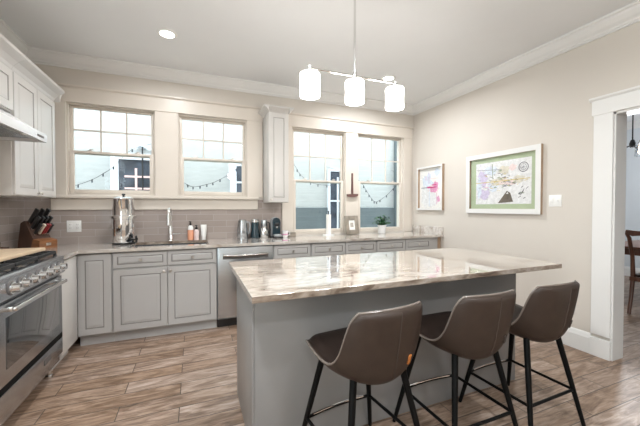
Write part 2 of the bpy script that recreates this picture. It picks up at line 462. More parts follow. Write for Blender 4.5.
struct(MB().box(XL - 0.15, XD + 0.15, YF - 0.15, 0.15, -0.1, 0.0, 'floor').build('floor', smooth=False))
struct(MB().box(XL - 0.15, XD + 0.15, YF - 0.15, 0.15, HC, HC + 0.1, 'ceil').build('ceiling', smooth=False))
us = sorted({XL - 0.15, 0.15} | {v for q in WIN for v in q[:2]}); vs_ = sorted({0.0, HC} | {v for q in WIN for v in q[2:4]})
struct(MB().slab(us, vs_, lambda u, v: any(q[0] < u < q[1] and q[2] < v < q[3] for q in WIN), 0.0, 0.15, XZ, 'wall').build('wall_back', smooth=False))
LW = (-5.9, -3.1, 0.75, 2.55)  # opening for the unseen window added as fill light
struct(MB().slab([YF, LW[0], LW[1], 0.0], [0.0, LW[2], LW[3], HC], lambda u, v: LW[0] < u < LW[1] and LW[2] < v < LW[3], XL - 0.15, XL, YZ, 'wall').build('wall_left', smooth=False))
DY0, DY1, DZ = -3.75, -2.565, 2.10
struct(MB().slab([YF, DY0, DY1, 0.0], [0.0, DZ, HC], lambda u, v: DY0 < u < DY1 and v < DZ, 0.0, 0.15, YZ, 'wall').build('wall_right', smooth=False))
struct(MB().box(XL - 0.15, XD + 0.15, YF - 0.15, YF, 0, HC, 'wall').build('wall_front', smooth=False))
# dining room walls (the back one with an unseen opening added for fill daylight)
struct(MB().box(XD, XD + 0.15, YF, -0.35, 0, HC, 'dwall').build('wall_dining_far', smooth=False))
struct(MB().slab([0.15, 1.0, 2.6, XD + 0.15], [0.0, 0.7, 2.3, HC], lambda u, v: 1.0 < u < 2.6 and 0.7 < v < 2.3, -0.35, -0.2, XZ, 'dwall').build('wall_dining_back', smooth=False))
struct(MB().box(0.151, XD, YF, YF + 0.02, 0, HC, 'dwall').build('wall_dining_front', smooth=False))

# portals help the sky light find the openings
for i, q in enumerate(WIN):
    portal('portal_window', ((q[0] + q[1]) / 2, 0.2, (q[2] + q[3]) / 2), (R(-90), 0, 0), q[1] - q[0], q[3] - q[2])
portal('portal_left', (XL - 0.2, (LW[0] + LW[1]) / 2, (LW[2] + LW[3]) / 2), (0, R(-90), 0), LW[3] - LW[2], LW[1] - LW[0])
portal('portal_dining', (1.8, -0.15, 1.5), (R(-90), 0, 0), 1.6, 1.6)

# crown mouldings
CP = [(0, 0), (0.11, 0), (0.11, -0.018), (0.095, -0.024), (0.085, -0.040), (0.055, -0.072), (0.030, -0.090), (0.026, -0.102), (0.014, -0.106), (0.014, -0.120), (0, -0.120)]
ntrim = [0]


def trim(mb, smooth=False):
    ntrim[0] += 1
    return struct(mb.build('trim_%d' % ntrim[0], smooth=smooth))


trim(MB().prism(CP, lambda u, v, t: (t, -u, HC + v), XL, 0.0, 'trim'))
trim(MB().prism(CP, lambda u, v, t: (-u, t, HC + v), YF, 0.0, 'trim'))
trim(MB().prism(CP, lambda u, v, t: (XL + u, t, HC + v), YF, 0.0, 'trim'))
trim(MB().prism(CP, lambda u, v, t: (XD - u, t, HC + v), YF, -0.35, 'trim'))
trim(MB().prism(CP, lambda u, v, t: (t, -0.35 - u, HC + v), 0.15, XD, 'trim'))
# window casings
b = MB()
for x0, x1 in ((-4.63, -4.515), (-3.685, -3.440), (-2.640, -2.437)): b.box(x0, x1, -0.022, 0.0, 1.432, 2.42, 'case', 0.003)
b.box(-4.63, -2.437, -0.026, 0.0, 2.418, 2.565, 'case', 0.003)
b.prism([(0, 0), (0.030, 0), (0.046, 0.014), (0.046, 0.026), (0.0, 0.026)], lambda u, v, t: (t, -u, 2.565 + v), -4.66, -2.437, 'case')
b.box(-4.63, -2.437, -0.032, 0.0, 2.412, 2.422, 'case')
trim(b)
b = MB(); b.box(-4.67, -2.50, -0.075, 0.02, 1.40, 1.432, 'case', 0.006)
b.box(-4.65, -2.505, -0.026, 0.0, 1.275, 1.40, 'case', 0.004)
trim(b)
b = MB()
for x0, x1 in ((-2.179, -2.035), (-1.232, -1.025), (-0.205, -0.055)): b.box(x0, x1, -0.022, 0.0, 0.915, 2.40, 'case', 0.003)
b.box(-2.179, -0.055, -0.026, 0.0, 2.398, 2.545, 'case', 0.003)
b.prism([(0, 0), (0.030, 0), (0.046, 0.014), (0.046, 0.026), (0.0, 0.026)], lambda u, v, t: (t, -u, 2.545 + v), -2.179, -0.035, 'case')
b.box(-2.179, -0.055, -0.032, 0.0, 2.392, 2.402, 'case')
trim(b)
# door casing, jamb and plinth
b = MB()
b.box(-0.024, 0.0, DY1 - 0.005, -2.432, 0.19, 2.105, 'trim', 0.004)
b.box(-0.030, 0.0, DY0 - 0.15, -2.42, 2.10, 2.225, 'trim', 0.004)
b.prism([(0, 0), (0.026, 0), (0.042, 0.016), (0.042, 0.03), (0, 0.03)], lambda u, v, t: (-u, t, 2.225 + v), DY0 - 0.15, -2.405, 'trim')
b.box(-0.024, 0.0, DY0 - 0.13, DY0 + 0.005, 0.0, 2.105, 'trim', 0.004)
b.box(-0.030, 0.0, DY1 - 0.01, -2.428, 0.0, 0.16, 'trim', 0.004)
trim(b)
b = MB(); b.box(-0.005, 0.155, DY1 - 0.018, DY1 + 0.001, 0.0, DZ, 'trim'); b.box(-0.005, 0.155, DY0, DY1, DZ - 0.018, DZ + 0.001, 'trim'); b.box(-0.005, 0.155, DY0 - 0.001, DY0 + 0.018, 0, DZ, 'trim')
trim(b)
BP = [(0, 0), (0.022, 0), (0.022, 0.135), (0.016, 0.150), (0.012, 0.165), (0.006, 0.178), (0, 0.18)]
struct(MB().prism(BP, lambda u, v, t: (-u, t, v), -2.43, -0.61, 'trim').build('baseboard_right', smooth=False))
struct(MB().prism(BP, lambda u, v, t: (XD - u, t, v), YF, -0.35, 'trim').build('baseboard_dining', smooth=False))
struct(MB().box(0.15, XD, -0.372, -0.35, 0, 0.16, 'trim').build('baseboard_dining_back', smooth=False))

# tiled backsplash
b = MB(); b.box(XL, -2.180, -0.010, 0.0, 0.914, 1.274, 'tile'); b.box(-2.499, -2.180, -0.010, 0.0, 1.274, 1.40, 'tile'); b.box(XL, -4.655, -0.010, 0, 1.274, 1.40, 'tile')
trim(b)
b = MB(); b.box(XL, XL + 0.010, -1.0, -0.010, 0.914, 1.40, 'tilel'); b.box(XL, XL + 0.010, -1.97, -1.0, 0.80, 2.0, 'tilel')
trim(b)


# ------------------------------------------------------------------ windows
def window(n, x0, x1, z0, z1, zm, label_locks=2):
    t = struct(bpy.data.objects.new('window_%d' % n, None)); COL.objects.link(t); t.location = ((x0 + x1) / 2, 0.07, z0)
    e = 0.001
    b = MB()
    b.box(x0 + e, x0 + 0.014, 0.004, 0.145, z0 + e, z1 - e, 'case'); b.box(x1 - 0.014, x1 - e, 0.004, 0.145, z0 + e, z1 - e, 'case')
    b.box(x0 + 0.014, x1 - 0.014, 0.004, 0.145, z1 - 0.014, z1 - e, 'case'); b.box(x0 + 0.014, x1 - 0.014, 0.004, 0.145, z0 + e, z0 + 0.02, 'case')
    b.build('window_frame', t)
    a0, a1 = x0 + 0.015, x1 - 0.015
    # upper sash (outer track)
    zt, zb = z1 - 0.015, zm - 0.018; s = 0.030
    b = MB()
    b.box(a0, a0 + s, 0.047, 0.078, zb, zt, 'case', 0.003); b.box(a1 - s, a1, 0.047, 0.078, zb, zt, 'case', 0.003)
    b.box(a0 + s, a1 - s, 0.047, 0.078, zt - 0.026, zt, 'case', 0.003); b.box(a0 + s, a1 - s, 0.047, 0.078, zb, zb + 0.034, 'case', 0.003)
    us_ = b.build('upper_sash', t)
    b = MB(); wg = (a1 - a0 - 2 * s) / 3; zc = (zt - 0.026 + zm + 0.016) / 2
    for k in (1, 2): b.box(a0 + s + wg * k - 0.008, a0 + s + wg * k + 0.008, 0.054, 0.072, zb + 0.034, zt - 0.026, 'case')
    b.box(a0 + s, a1 - s, 0.0545, 0.0715, zc - 0.008, zc + 0.008, 'case')
    b.build('muntins', us_)
    MB().box(a0 + s - 0.004, a1 - s + 0.004, 0.061, 0.065, zb + 0.03, zt - 0.022, 'glass').build('pane', us_, smooth=False)
    # lower sash (inner track)
    zt, zb = zm + 0.018, z0 + 0.021; s = 0.044
    b = MB()
    b.box(a0, a0 + s, 0.012, 0.044, zb, zt, 'case', 0.004); b.box(a1 - s, a1, 0.012, 0.044, zb, zt, 'case', 0.004)
    b.box(a0 + s, a1 - s, 0.012, 0.044, zt - 0.026, zt, 'case', 0.003); b.box(a0 + s, a1 - s, 0.012, 0.044, zb, zb + 0.045, 'case', 0.003)
    ls = b.build('lower_sash', t)
    MB().box(a0 + s - 0.004, a1 - s + 0.004, 0.026, 0.030, zb + 0.04, zt - 0.022, 'glass').build('pane', ls, smooth=False)
    for fx in (0.24, 0.78):
        x = x0 + (x1 - x0) * fx
        b = MB(); b.box(x - 0.028, x + 0.028, 0.014, 0.042, zt, zt + 0.008, 'nickel', 0.002); b.cyl((x, 0.028, zt + 0.008), (x, 0.028, zt + 0.018), 0.012, 'nickel'); b.box(x - 0.006, x + 0.034, 0.022, 0.034, zt + 0.016, zt + 0.024, 'nickel', 0.003)
        b.build('sash_lock', ls)
    return t


for i, q in enumerate(WIN): window(i + 1, *q)
t = struct(bpy.data.objects.new('window_5', None)); COL.objects.link(t); t.location = (XL - 0.07, (LW[0] + LW[1]) / 2, LW[2])   # unseen window added behind the camera for fill light
ym = (LW[0] + LW[1]) / 2
b = MB(); b.slab([LW[0] + .001, LW[0] + 0.06, ym - 0.04, ym + 0.04, LW[1] - 0.06, LW[1] - .001], [LW[2] + .001, LW[2] + 0.06, LW[3] - 0.06, LW[3] - .001],
                 lambda u, v: LW[2] + 0.06 < v < LW[3] - 0.06 and (LW[0] + 0.06 < u < ym - 0.04 or ym + 0.04 < u < LW[1] - 0.06), XL - 0.1, XL - 0.04, YZ, 'case')
b.build('window_frame', t, smooth=False)
MB().box(XL - 0.072, XL - 0.068, LW[0] + 0.05, LW[1] - 0.05, LW[2] + 0.05, LW[3] - 0.05, 'glass').build('pane', t, smooth=False)

# ------------------------------------------------------------------ recessed lights and pendant
first = None
cans = [(-3.49, -0.88, 'round recessed ceiling light nearest the left wall, above the sink run', True),
        (-1.05, -0.82, 'round recessed ceiling light behind the right shade of the pendant', True),
        (-3.6, -3.3, '', False), (-2.2, -3.9, '', False), (-3.6, -5.4, '', False), (-1.0, -5.4, '', False)]  # last four are unseen, added for fill light
for i, (x, y, lb, vis) in enumerate(cans):
    if first is None:
        t = thing('recessed_light', lb, 'ceiling light', (x, y, HC), 0, 'recessed ceiling lights')
        b = MB(); b.lathe([(0.062, -0.0005), (0.062, -0.010), (0.080, -0.007), (0.088, -0.001), (0.088, -0.0005)], (x, y, HC), 'white', 32); b.build('trim_ring', t)
        MB().lathe([(0.0, -0.004), (0.061, -0.004), (0.061, -0.001), (0.0, -0.001)], (x, y, HC), 'lamp', 32).build('lamp_disc', t)
        first = t
    else:
        t = copy_tree(first); t.location = (x, y, HC)
        if lb: t['label'] = lb
        else: t['label'] = 'unseen recessed ceiling light added behind the camera as fill'
    l = bpy.data.lights.new('can_lamp', 'AREA'); l.shape = 'DISK'; l.size = 0.12; l.energy = CAN_W if vis else REAR_FILL_W; l.color = (0.94, 0.97, 1.0); l.spread = R(165)
    o = bpy.data.objects.new('can_lamp', l); COL.objects.link(o); o.location = (0, 0, -0.012); o.parent = t

PX, PY, PZ = -2.265, -2.2, 2.185
t = thing('pendant_light', 'three-shade linear pendant on a thin rod above the island', 'pendant light', (PX, PY, PZ))
MB().cyl((PX, PY, PZ), (PX, PY, HC - 0.025), 0.008, 'chrome_soft', n=12).build('rod', t)
MB().lathe([(0.0, -0.03), (0.055, -0.028), (0.065, -0.015), (0.065, -0.0005), (0, -0.0005)], (PX, PY, HC), 'chrome_soft', 32).build('canopy', t)
b = MB(); b.tube([(PX - 0.335, PY, PZ), (PX + 0.335, PY, PZ)], 0.008, 'chrome_soft', 10); b.cyl((PX, PY, PZ - 0.014), (PX, PY, PZ + 0.03), 0.014, 'chrome_soft')
b.build('bar', t)
for dx in (-0.322, 0.0, 0.322):
    b = MB(); b.cyl((PX + dx, PY, PZ - 0.035), (PX + dx, PY, PZ + 0.018), 0.010, 'chrome_soft'); b.lathe([(0.0, -0.035), (0.028, -0.035), (0.022, -0.022), (0.0, -0.020)], (PX + dx, PY, PZ), 'chrome_soft', 20)
    b.build('shade_holder', t)
    s_ = MB().lathe([(0.0, -0.02), (0.045, -0.021), (0.063, -0.028), (0.066, -0.04), (0.064, -0.06), (0.063, -0.10), (0.064, -0.14), (0.066, -0.158), (0.063, -0.170), (0.045, -0.176), (0.0, -0.177)], (PX + dx, PY, PZ - 0.010), 'shade', 32).build('shade', t)
    l = bpy.data.lights.new('shade_lamp', 'POINT'); l.energy = PEND_W; l.color = (1.0, 0.94, 0.87); l.shadow_soft_size = 0.07
    o = bpy.data.objects.new('shade_lamp', l); COL.objects.link(o); o.location = (dx, 0, -0.27); o.parent = t


# ------------------------------------------------------------------ cabinets
def knob(parent, x, y, z):
    b = MB(); b.cyl((x, y, z), (x, y - 0.014, z), 0.005, 'nickel', n=10); b.cyl((x, y - 0.014, z), (x, y - 0.020, z), 0.010, 'nickel', 0.015, 14); b.cyl((x, y - 0.020, z), (x, y - 0.027, z), 0.015, 'nickel', 0.009, 14)
    return b.build('knob', parent, world=False)


def cabinet(name, label, cat, loc, rz, w_, d, z0, z1, fronts, toe=0.0, open_top=False, group=None, crown=None, extra=None, pm='cab'):
    """local frame: x along the front from 0..w, front plane y=0, body towards +y. fronts: (kind,x0,x1,z0,z1,knob)"""
    t = thing(name, label, cat, loc, rz, group)
    zb = z0 + toe; th = 0.018
    b = MB()
    if open_top:
        b.box(0, th, 0, d, zb, z1, pm); b.box(w_ - th, w_, 0, d, zb, z1, pm); b.box(th, w_ - th, 0, d, zb, zb + th, pm); b.box(th, w_ - th, d - 0.01, d, zb + th, z1, pm)
        b.box(th, w_ - th, 0, th, z1 - 0.19, z1, pm); b.box(th, w_ - th, 0, th, zb + th, z1 - 0.19, pm)
    else:
        b.box(0, w_, 0, d, zb, z1, pm, 0.002)
    b.build('body', t, world=False)
    if toe: MB().box(0, w_, 0.06, 0.078, z0, zb, pm).build('toe_kick', t, world=False)
    for kind, x0, x1, a0, a1, kn in fronts:
        if kind == 'slab':
            f = MB().box(x0, x1, -0.02, -0.0005, a0, a1, pm, 0.003).build('door', t, world=False)
        else:
            f = MB().panel(x0, x1, a0, a1, -0.0205, 0.020, m=pm, g='uglaze' if pm == 'upper' else 'glaze', fr=0.034 if kind == 'drawer' else 0.058).build(kind, t, world=False, smooth=False)
        if kn: knob(f, kn[0], -0.0205, kn[1])
    if crown:
        b = MB()
        b.prism([(0, 0), (-0.004, 0), (-0.012, 0.012), (-0.020, 0.03), (-0.05, 0.062), (-0.085, 0.085), (-0.098, 0.095), (-0.098, 0.118), (0, 0.118)],
                lambda u, v, q: (q, u * crown[2], z1 + v * crown[3]), crown[0], crown[1], pm)
        if extra: extra(b, z1)
        b.build('crown', t, world=False, smooth=False)
    return t


CT, CB = 0.914, 0.884
YB = -0.60
DB = 0.585
cabinet('base_cabinet', 'tall single-door base cabinet in the back-left corner under the water filter', 'cabinet', (-4.268, YB, 0), 0, 0.272, DB, 0, CB - 0.002,
        [('door', 0.004, 0.266, 0.118, 0.868, None)], 0.105)
cabinet('sink_cabinet', 'wide double-door sink base cabinet with two drawer fronts', 'cabinet', (-3.994, YB, 0), 0, 0.942, DB, 0, CB - 0.002,
        [('drawer', 0.008, 0.468, 0.722, 0.868, (0.238, 0.795)), ('drawer', 0.474, 0.934, 0.722, 0.868, (0.704, 0.795)),
         ('door', 0.008, 0.468, 0.118, 0.708, (0.440, 0.668)), ('door', 0.474, 0.934, 0.118, 0.708, (0.502, 0.668))], 0.105, True)
cabinet('drawer_cabinet', 'narrow base cabinet with one drawer just right of the dishwasher', 'cabinet', (-2.440, YB, 0), 0, 0.452, DB, 0, CB - 0.002,
        [('drawer', 0.008, 0.444, 0.722, 0.868, (0.226, 0.795)), ('door', 0.008, 0.444, 0.118, 0.708, (0.415, 0.668))], 0.105)
cabinet('drawer_cabinet', 'base cabinet with two drawers below the picture frame on the back counter', 'cabinet', (-1.984, YB, 0), 0, 0.900, DB, 0, CB - 0.002,
        [('drawer', 0.008, 0.446, 0.722, 0.868, (0.227, 0.795)), ('drawer', 0.454, 0.892, 0.722, 0.868, (0.673, 0.795)),
         ('door', 0.008, 0.446, 0.118, 0.708, (0.418, 0.668)), ('door', 0.454, 0.892, 0.118, 0.708, (0.482, 0.668))], 0.105)
cabinet('drawer_cabinet', 'base cabinet with two drawers below the potted plant at the right wall', 'cabinet', (-1.080, YB, 0), 0, 1.022, DB, 0, CB - 0.002,
        [('drawer', 0.008, 0.446, 0.722, 0.868, (0.227, 0.795)), ('drawer', 0.454, 0.880, 0.722, 0.868, (0.667, 0.795)),
         ('door', 0.008, 0.446, 0.118, 0.708, (0.418, 0.668)), ('door', 0.454, 0.880, 0.118, 0.708, (0.482, 0.668))], 0.105)
tag(MB().box(-0.055, -0.001, -0.60, -0.02, 0.0, 0.882, 'oak', 0.002).build('filler_panel'), 'brown wooden end filler where the back base cabinets meet the right wall', 'panel')
cabinet('base_cabinet', 'slim side base cabinet between the range and the corner', 'cabinet', (-4.27, -1.043, 0), R(90), 0.400, 0.585, 0, CB - 0.002,
        [('slab', 0.006, 0.37, 0.118, 0.868, (0.03, 0.81))], 0.105, pm='upper')


def side_crown_right(b, z1):  # return on the side towards the back wall
    b.prism([(0, 0), (0.03, 0.062), (0.06, 0.095), (0.06, 0.118), (0, 0.118)], lambda u, v, q: (0.760 + u, q, z1 + v), -0.06, 0.33, 'upper')


XU = -4.55
cabinet('wall_cabinet', 'tall white double-door wall cabinet beside the range hood', 'cabinet', (XU, -1.004, 0), R(90), 0.760, 0.325, 1.392, 2.335,
        [('door', 0.006, 0.380, 1.398, 2.328, (0.362, 1.425)), ('door', 0.386, 0.754, 1.398, 2.328, (0.404, 1.425))], crown=(0, 0.760, 1, 1), extra=side_crown_right, pm='upper')
cabinet('wall_cabinet', 'short white wall cabinet above the range hood', 'cabinet', (XU, -1.966, 0), R(90), 0.960, 0.325, 2.02, 2.335,
        [('door', 0.006, 0.477, 2.028, 2.328, (0.455, 2.05)), ('door', 0.483, 0.954, 2.028, 2.328, (0.505, 2.05))], crown=(0, 0.960, 1, 1), pm='upper')


def narrow_crown(b, z1):
    for s, x in ((-1, 0.0), (1, 0.254)):
        b.prism([(0, 0), (s * 0.03, 0.037), (s * 0.059, 0.057), (s * 0.059, 0.071), (0, 0.071)], lambda u, v, q: (x + u, q, z1 + v), -0.059, 0.3, 'upper')


cabinet('wall_cabinet', 'narrow wall cabinet with one door between the two pairs of windows', 'cabinet', (-2.435, -0.33, 0), 0, 0.254, 0.298, 1.362, 2.455,
        [('door', 0.004, 0.250, 1.366, 2.450, (0.030, 1.40))], crown=(-0.0, 0.254, 0.6, 0.6), extra=narrow_crown, pm='upper')

# worktops
b = MB()
SX0, SX1, SY0, SY1 = -3.87, -3.13, -0.545, -0.115
b.slab([XL + 0.012, -4.235, SX0, SX1, -0.003], [-1.043, -0.662, SY0, SY1, -0.012], lambda u, v: (u > -4.235 and v < -0.662) or (SX0 < u < SX1 and SY0 < v < SY1), CB, CT, YX, 'stone')
wt = b.build('worktop', smooth=False)
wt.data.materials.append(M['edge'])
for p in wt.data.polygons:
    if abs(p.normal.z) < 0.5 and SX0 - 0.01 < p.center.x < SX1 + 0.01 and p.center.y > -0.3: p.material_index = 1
tag(wt, 'L-shaped veined stone worktop along the back wall and corner', 'countertop')
tag(MB().box(-0.024, -0.002, -0.655, -0.014, CT + 0.0005, 1.022, 'stone', 0.002).build('side_splash'), 'low upright stone splash on the worktop end by the right wall', 'backsplash')
# sink
b = MB()
t = thing('sink', 'undermount steel kitchen sink in the back worktop', 'sink', ((SX0 + SX1) / 2, -0.33, 0.68))
zf = 0.69
b.slab([SX0 - 0.02, SX0 + 0.006, SX1 - 0.006, SX1 + 0.02], [SY0 - 0.02, SY0 + 0.006, SY1 - 0.006, SY1 + 0.02], lambda u, v: SX0 + .006 < u < SX1 - .006 and SY0 + .006 < v < SY1 - .006, 0.876, 0.883, YX, 'steel')
for x0, x1, y0, y1 in ((SX0, SX0 + 0.006, SY0, SY1), (SX1 - 0.006, SX1, SY0, SY1), (SX0, SX1, SY0, SY0 + 0.006), (SX0, SX1, SY1 - 0.006, SY1)): b.box(x0, x1, y0, y1, zf, 0.878, 'steel')
b.box(SX0, SX1, SY0, SY1, zf - 0.006, zf, 'steel')
b.build('basin', t)
MB().lathe([(0, 0.0), (0.045, 0.0), (0.045, 0.004), (0.03, 0.005), (0, 0.003)], (-3.5, -0.33, zf), 'chrome', 24).build('drain', t)
# faucet
FX, FY = -3.525, -0.072
t = thing('faucet', 'chrome gooseneck pull-down faucet behind the sink', 'faucet', (FX, FY, CT))
b = MB(); b.lathe([(0, 0), (0.028, 0), (0.028, 0.006), (0.024, 0.012), (0.024, 0.17), (0.016, 0.18), (0, 0.15)], (FX, FY, CT + 0.0005), 'chrome', 24); b.build('body', t)
pts = [(FX, FY, CT + 0.14), (FX, FY, CT + 0.30)]
for k in range(1, 11):
    a = math.pi * k / 10; pts.append((FX - 0.01 * k / 10, FY - 0.085 + 0.085 * math.cos(a), CT + 0.30 + 0.085 * math.sin(a)))
MB().tube(pts, 0.015, 'chrome', 14).build('spout', t)
e = pts[-1]; MB().cyl((e[0], e[1], e[2] + 0.01), (e[0], e[1], e[2] - 0.11), 0.017, 'chrome', 0.022, 18).build('spray_head', t)
b = MB(); b.cyl((FX + 0.015, FY, CT + 0.075), (FX + 0.045, FY, CT + 0.078), 0.011, 'chrome'); b.tube([(FX + 0.04, FY, CT + 0.078), (FX + 0.07, FY - 0.01, CT + 0.082), (FX + 0.115, FY - 0.02, CT + 0.085)], [0.008, 0.006, 0.005], 'chrome')
b.build('handle', t)

# dishwasher
t = thing('dishwasher', 'stainless steel dishwasher beside the sink cabinet', 'dishwasher', (-2.748, YB, 0))
MB().box(-3.046, -2.446, -0.595, -0.03, 0.10, 0.880, 'greyplastic').build('body', t)
d = MB().box(-3.044, -2.448, -0.622, -0.596, 0.118, 0.872, 'steel', 0.004).build('door', t)
b = MB(); hp = []
for k in range(13):
    u = k / 12; hp.append((-2.985 + 0.475 * u, -0.635 - 0.030 * math.sin(math.pi * u), 0.790 - 0.004 * math.sin(math.pi * u)))
b.tube(hp, 0.012, 'chrome_soft', 12)
for x in (-2.985, -2.510): b.cyl((x, -0.621, 0.790), (x, -0.640, 0.790), 0.013, 'chrome_soft')
b.build('handle', d)
MB().box(-2.99, -2.505, -0.6235, -0.621, 0.745, 0.776, 'gap').build('handle_shade', d)  # flat dark strip painting in the shade under the handle
MB().box(-3.046, -2.446, -0.545, -0.53, 0.0, 0.10, 'black').build('kick_plate', t)

# ------------------------------------------------------------------ range
RY0, RY1 = -1.965, -1.048
XF = -4.248
t = thing('range_stove', 'stainless steel gas range with a wide oven at the left edge', 'range', (-4.55, (RY0 + RY1) / 2, 0))
MB().box(XL + 0.014, XF - 0.012, RY0, RY1, 0.10, 0.905, 'steelh', 0.003).build('body', t)
dr = MB().box(XF - 0.012, XF + 0.010, RY0 + 0.003, RY1 - 0.003, 0.325, 0.770, 'steelh', 0.004).build('oven_door', t)
b = MB(); b.box(XF + 0.0085, XF + 0.0125, -1.84, -1.115, 0.405, 0.692, 'ovenglass', 0.001); b.build('oven_window', dr)
b = MB(); HX = XF + 0.062; b.box(HX - 0.012, HX + 0.012, RY0 + 0.09, RY1 - 0.09, 0.732, 0.758, 'chrome_soft', 0.007, 3)
for y in (RY0 + 0.11, RY1 - 0.11): b.box(XF + 0.008, HX, y - 0.016, y + 0.016, 0.731, 0.759, 'chrome_soft', 0.005)
b.build('handle', dr)
MB().box(XF - 0.012, XF + 0.009, RY0 + 0.003, RY1 - 0.003, 0.286, 0.3245, 'blackmatte').build('door_gap', t)
lp = MB().box(XF - 0.012, XF + 0.010, RY0 + 0.003, RY1 - 0.003, 0.165, 0.2855, 'steelh', 0.004).build('bottom_panel', t)
MB().box(XF + 0.009, XF + 0.012, -1.375, -1.275, 0.205, 0.245, 'gap', 0.001).build('badge', lp)
cp = MB().prism([(XF - 0.012, 0.785), (XF + 0.012, 0.785), (XF + 0.030, 0.800), (XF + 0.022, 0.905), (XF - 0.012, 0.905)], lambda u, v, q: (u, q, v), RY0 + 0.001, RY1 - 0.001, 'steelh').build('control_panel', t, smooth=False)
for k in range(7):
    y = -1.150 - 0.112 * k
    b = MB(); x = XF + 0.025
    b.cyl((x - 0.004, y, 0.852), (x + 0.006, y, 0.852), 0.040, 'gap', n=24); b.cyl((x + 0.006, y, 0.852), (x + 0.014, y, 0.852), 0.034, 'chrome', n=24); b.cyl((x + 0.014, y, 0.852), (x + 0.048, y, 0.853), 0.027, 'chrome', 0.023, 22); b.box(x + 0.047, x + 0.051, y - 0.003, y + 0.003, 0.853, 0.870, 'gap')
    b.build('knob', cp)
b = MB(); b.box(XL + 0.014, XF + 0.028, RY0, RY1, 0.905, 0.928, 'steelh', 0.008, 3); b.build('cooktop', t)
for k in range(3):
    y0 = RY1 - 0.022 - 0.297 * k; y1 = y0 - 0.285; b = MB(); gx0, gx1 = XL + 0.08, XF - 0.025; gz0, gz1 = 0.944, 0.966
    for y in (y0, y1): b.box(gx0, gx1, y - 0.008, y + 0.008, gz0, gz1, 'iron', 0.003)
    for x in (gx0, (gx0 + gx1) / 2, gx1): b.box(x - 0.008, x + 0.008, y1, y0, gz0, gz1, 'iron', 0.003)
    ym = (y0 + y1) / 2
    for xc in ((3 * gx0 + gx1) / 4, (gx0 + 3 * gx1) / 4):
        b.box(xc - 0.115, xc - 0.03, ym - 0.006, ym + 0.006, gz0, gz1, 'iron'); b.box(xc + 0.03, xc + 0.115, ym - 0.006, ym + 0.006, gz0, gz1, 'iron')
        b.box(xc - 0.006, xc + 0.006, y1, ym - 0.03, gz0, gz1, 'iron'); b.box(xc - 0.006, xc + 0.006, ym + 0.03, y0, gz0, gz1, 'iron')
        b.lathe([(0, 0.0), (0.045, 0.0), (0.042, 0.010), (0, 0.012)], (xc, ym, 0.928), 'iron', 20)
    for x in (gx0, gx1):
        for y in (y0, y1): b.box(x - 0.009, x + 0.009, y - 0.009, y + 0.009, 0.9285, gz0, 'iron')
    b.build('burner_grate', t)
for y in (RY1 - 0.06, RY0 + 0.06):
    for x in (XF - 0.06, XL + 0.1):
        b = MB(); b.cyl((x, y, 0.0), (x, y, 0.02), 0.024, 'chrome_soft'); b.cyl((x, y, 0.02), (x, y, 0.105), 0.016, 'chrome_soft'); b.build('foot', t)

# range hood
HX = -4.325
t = thing('range_hood', 'white slanted under-cabinet range hood over the stove', 'range hood', (-4.6, -1.49, 1.80))
hy0, hy1 = -1.96, -1.028
M['hood'] = mat('hood_enamel', (0.74, 0.75, 0.76), 0.22, var=0.02, scale=3)
MB().prism([(XL + 0.012, 1.825), (HX - 0.01, 1.825), (HX - 0.01, 1.862), (-4.552, 2.005), (XL + 0.012, 2.005)], lambda u, v, q: (u, q, v), hy0, hy1, 'hood').build('canopy', t, smooth=False)
lip = MB().box(HX - 0.012, HX, hy0, hy1, 1.800, 1.864, 'hood', 0.003).build('front_lip', t)
MB().box(HX - 0.001, HX + 0.003, hy1 - 0.16, hy1 - 0.06, 1.822, 1.838, 'gap', 0.001).build('control_strip', lip)
for y0 in (hy1 - 0.012, hy0): MB().box(XL + 0.012, HX - 0.012, y0, y0 + 0.012, 1.800, 1.825, 'hood').build('side_rim', t)
for k in range(2):
    y0 = hy0 + 0.03 + k * 0.44
    b = MB(); b.box(XL + 0.05, HX - 0.06, y0, y0 + 0.42, 1.817, 1.8245, 'greyplastic', 0.002)
    for j in range(9): b.box(XL + 0.07, HX - 0.08, y0 + 0.03 + j * 0.042, y0 + 0.045 + j * 0.042, 1.812, 1.818, 'steel')
    b.build('grease_filter', t, smooth=False)
for y in (-1.25, -1.72): MB().lathe([(0, 0), (0.028, 0), (0.030, 0.008), (0, 0.009)], (HX - 0.036, y, 1.816), 'chrome_soft', 20).build('lamp', t)

# cutting board, tray, knife block
mx = Matrix.Translation((-4.55, -1.40, 0)) @ Matrix.Rotation(R(-3), 4, 'Z')
tag(MB().box(-0.22, 0.19, -0.40, 0.375, 0.9665, 0.992, 'maple', 0.006, mx=mx).build('cutting_board'), 'pale wooden board lying across the stove grates', 'cutting board')
t = thing('wooden_tray', 'brown wooden tray with a small grey dish behind the pale board', 'tray', (-4.76, -0.80, CT))
b = MB(); x0, x1, y0, y1 = -4.86, -4.70, -1.03, -0.70
b.box(x0, x1, y0, y1, CT + 0.0005, CT + 0.012, 'walnut', 0.003)
b.slab([x0, x0 + 0.012, x1 - 0.012, x1], [y0, y0 + 0.012, y1 - 0.012, y1], lambda u, v: x0 + .012 < u < x1 - .012 and y0 + .012 < v < y1 - .012, CT + 0.012, CT + 0.06, YX, 'walnut')
b.build('tray', t, smooth=False)
tag(MB().lathe([(0, 0), (0.05, 0), (0.066, 0.02), (0.07, 0.055), (0.066, 0.055), (0.06, 0.02), (0, 0.01)], (-4.782, -0.88, CT + 0.0125), 'pot', 24).build('dish'), 'small grey-white dish sitting in the wooden tray', 'dish')
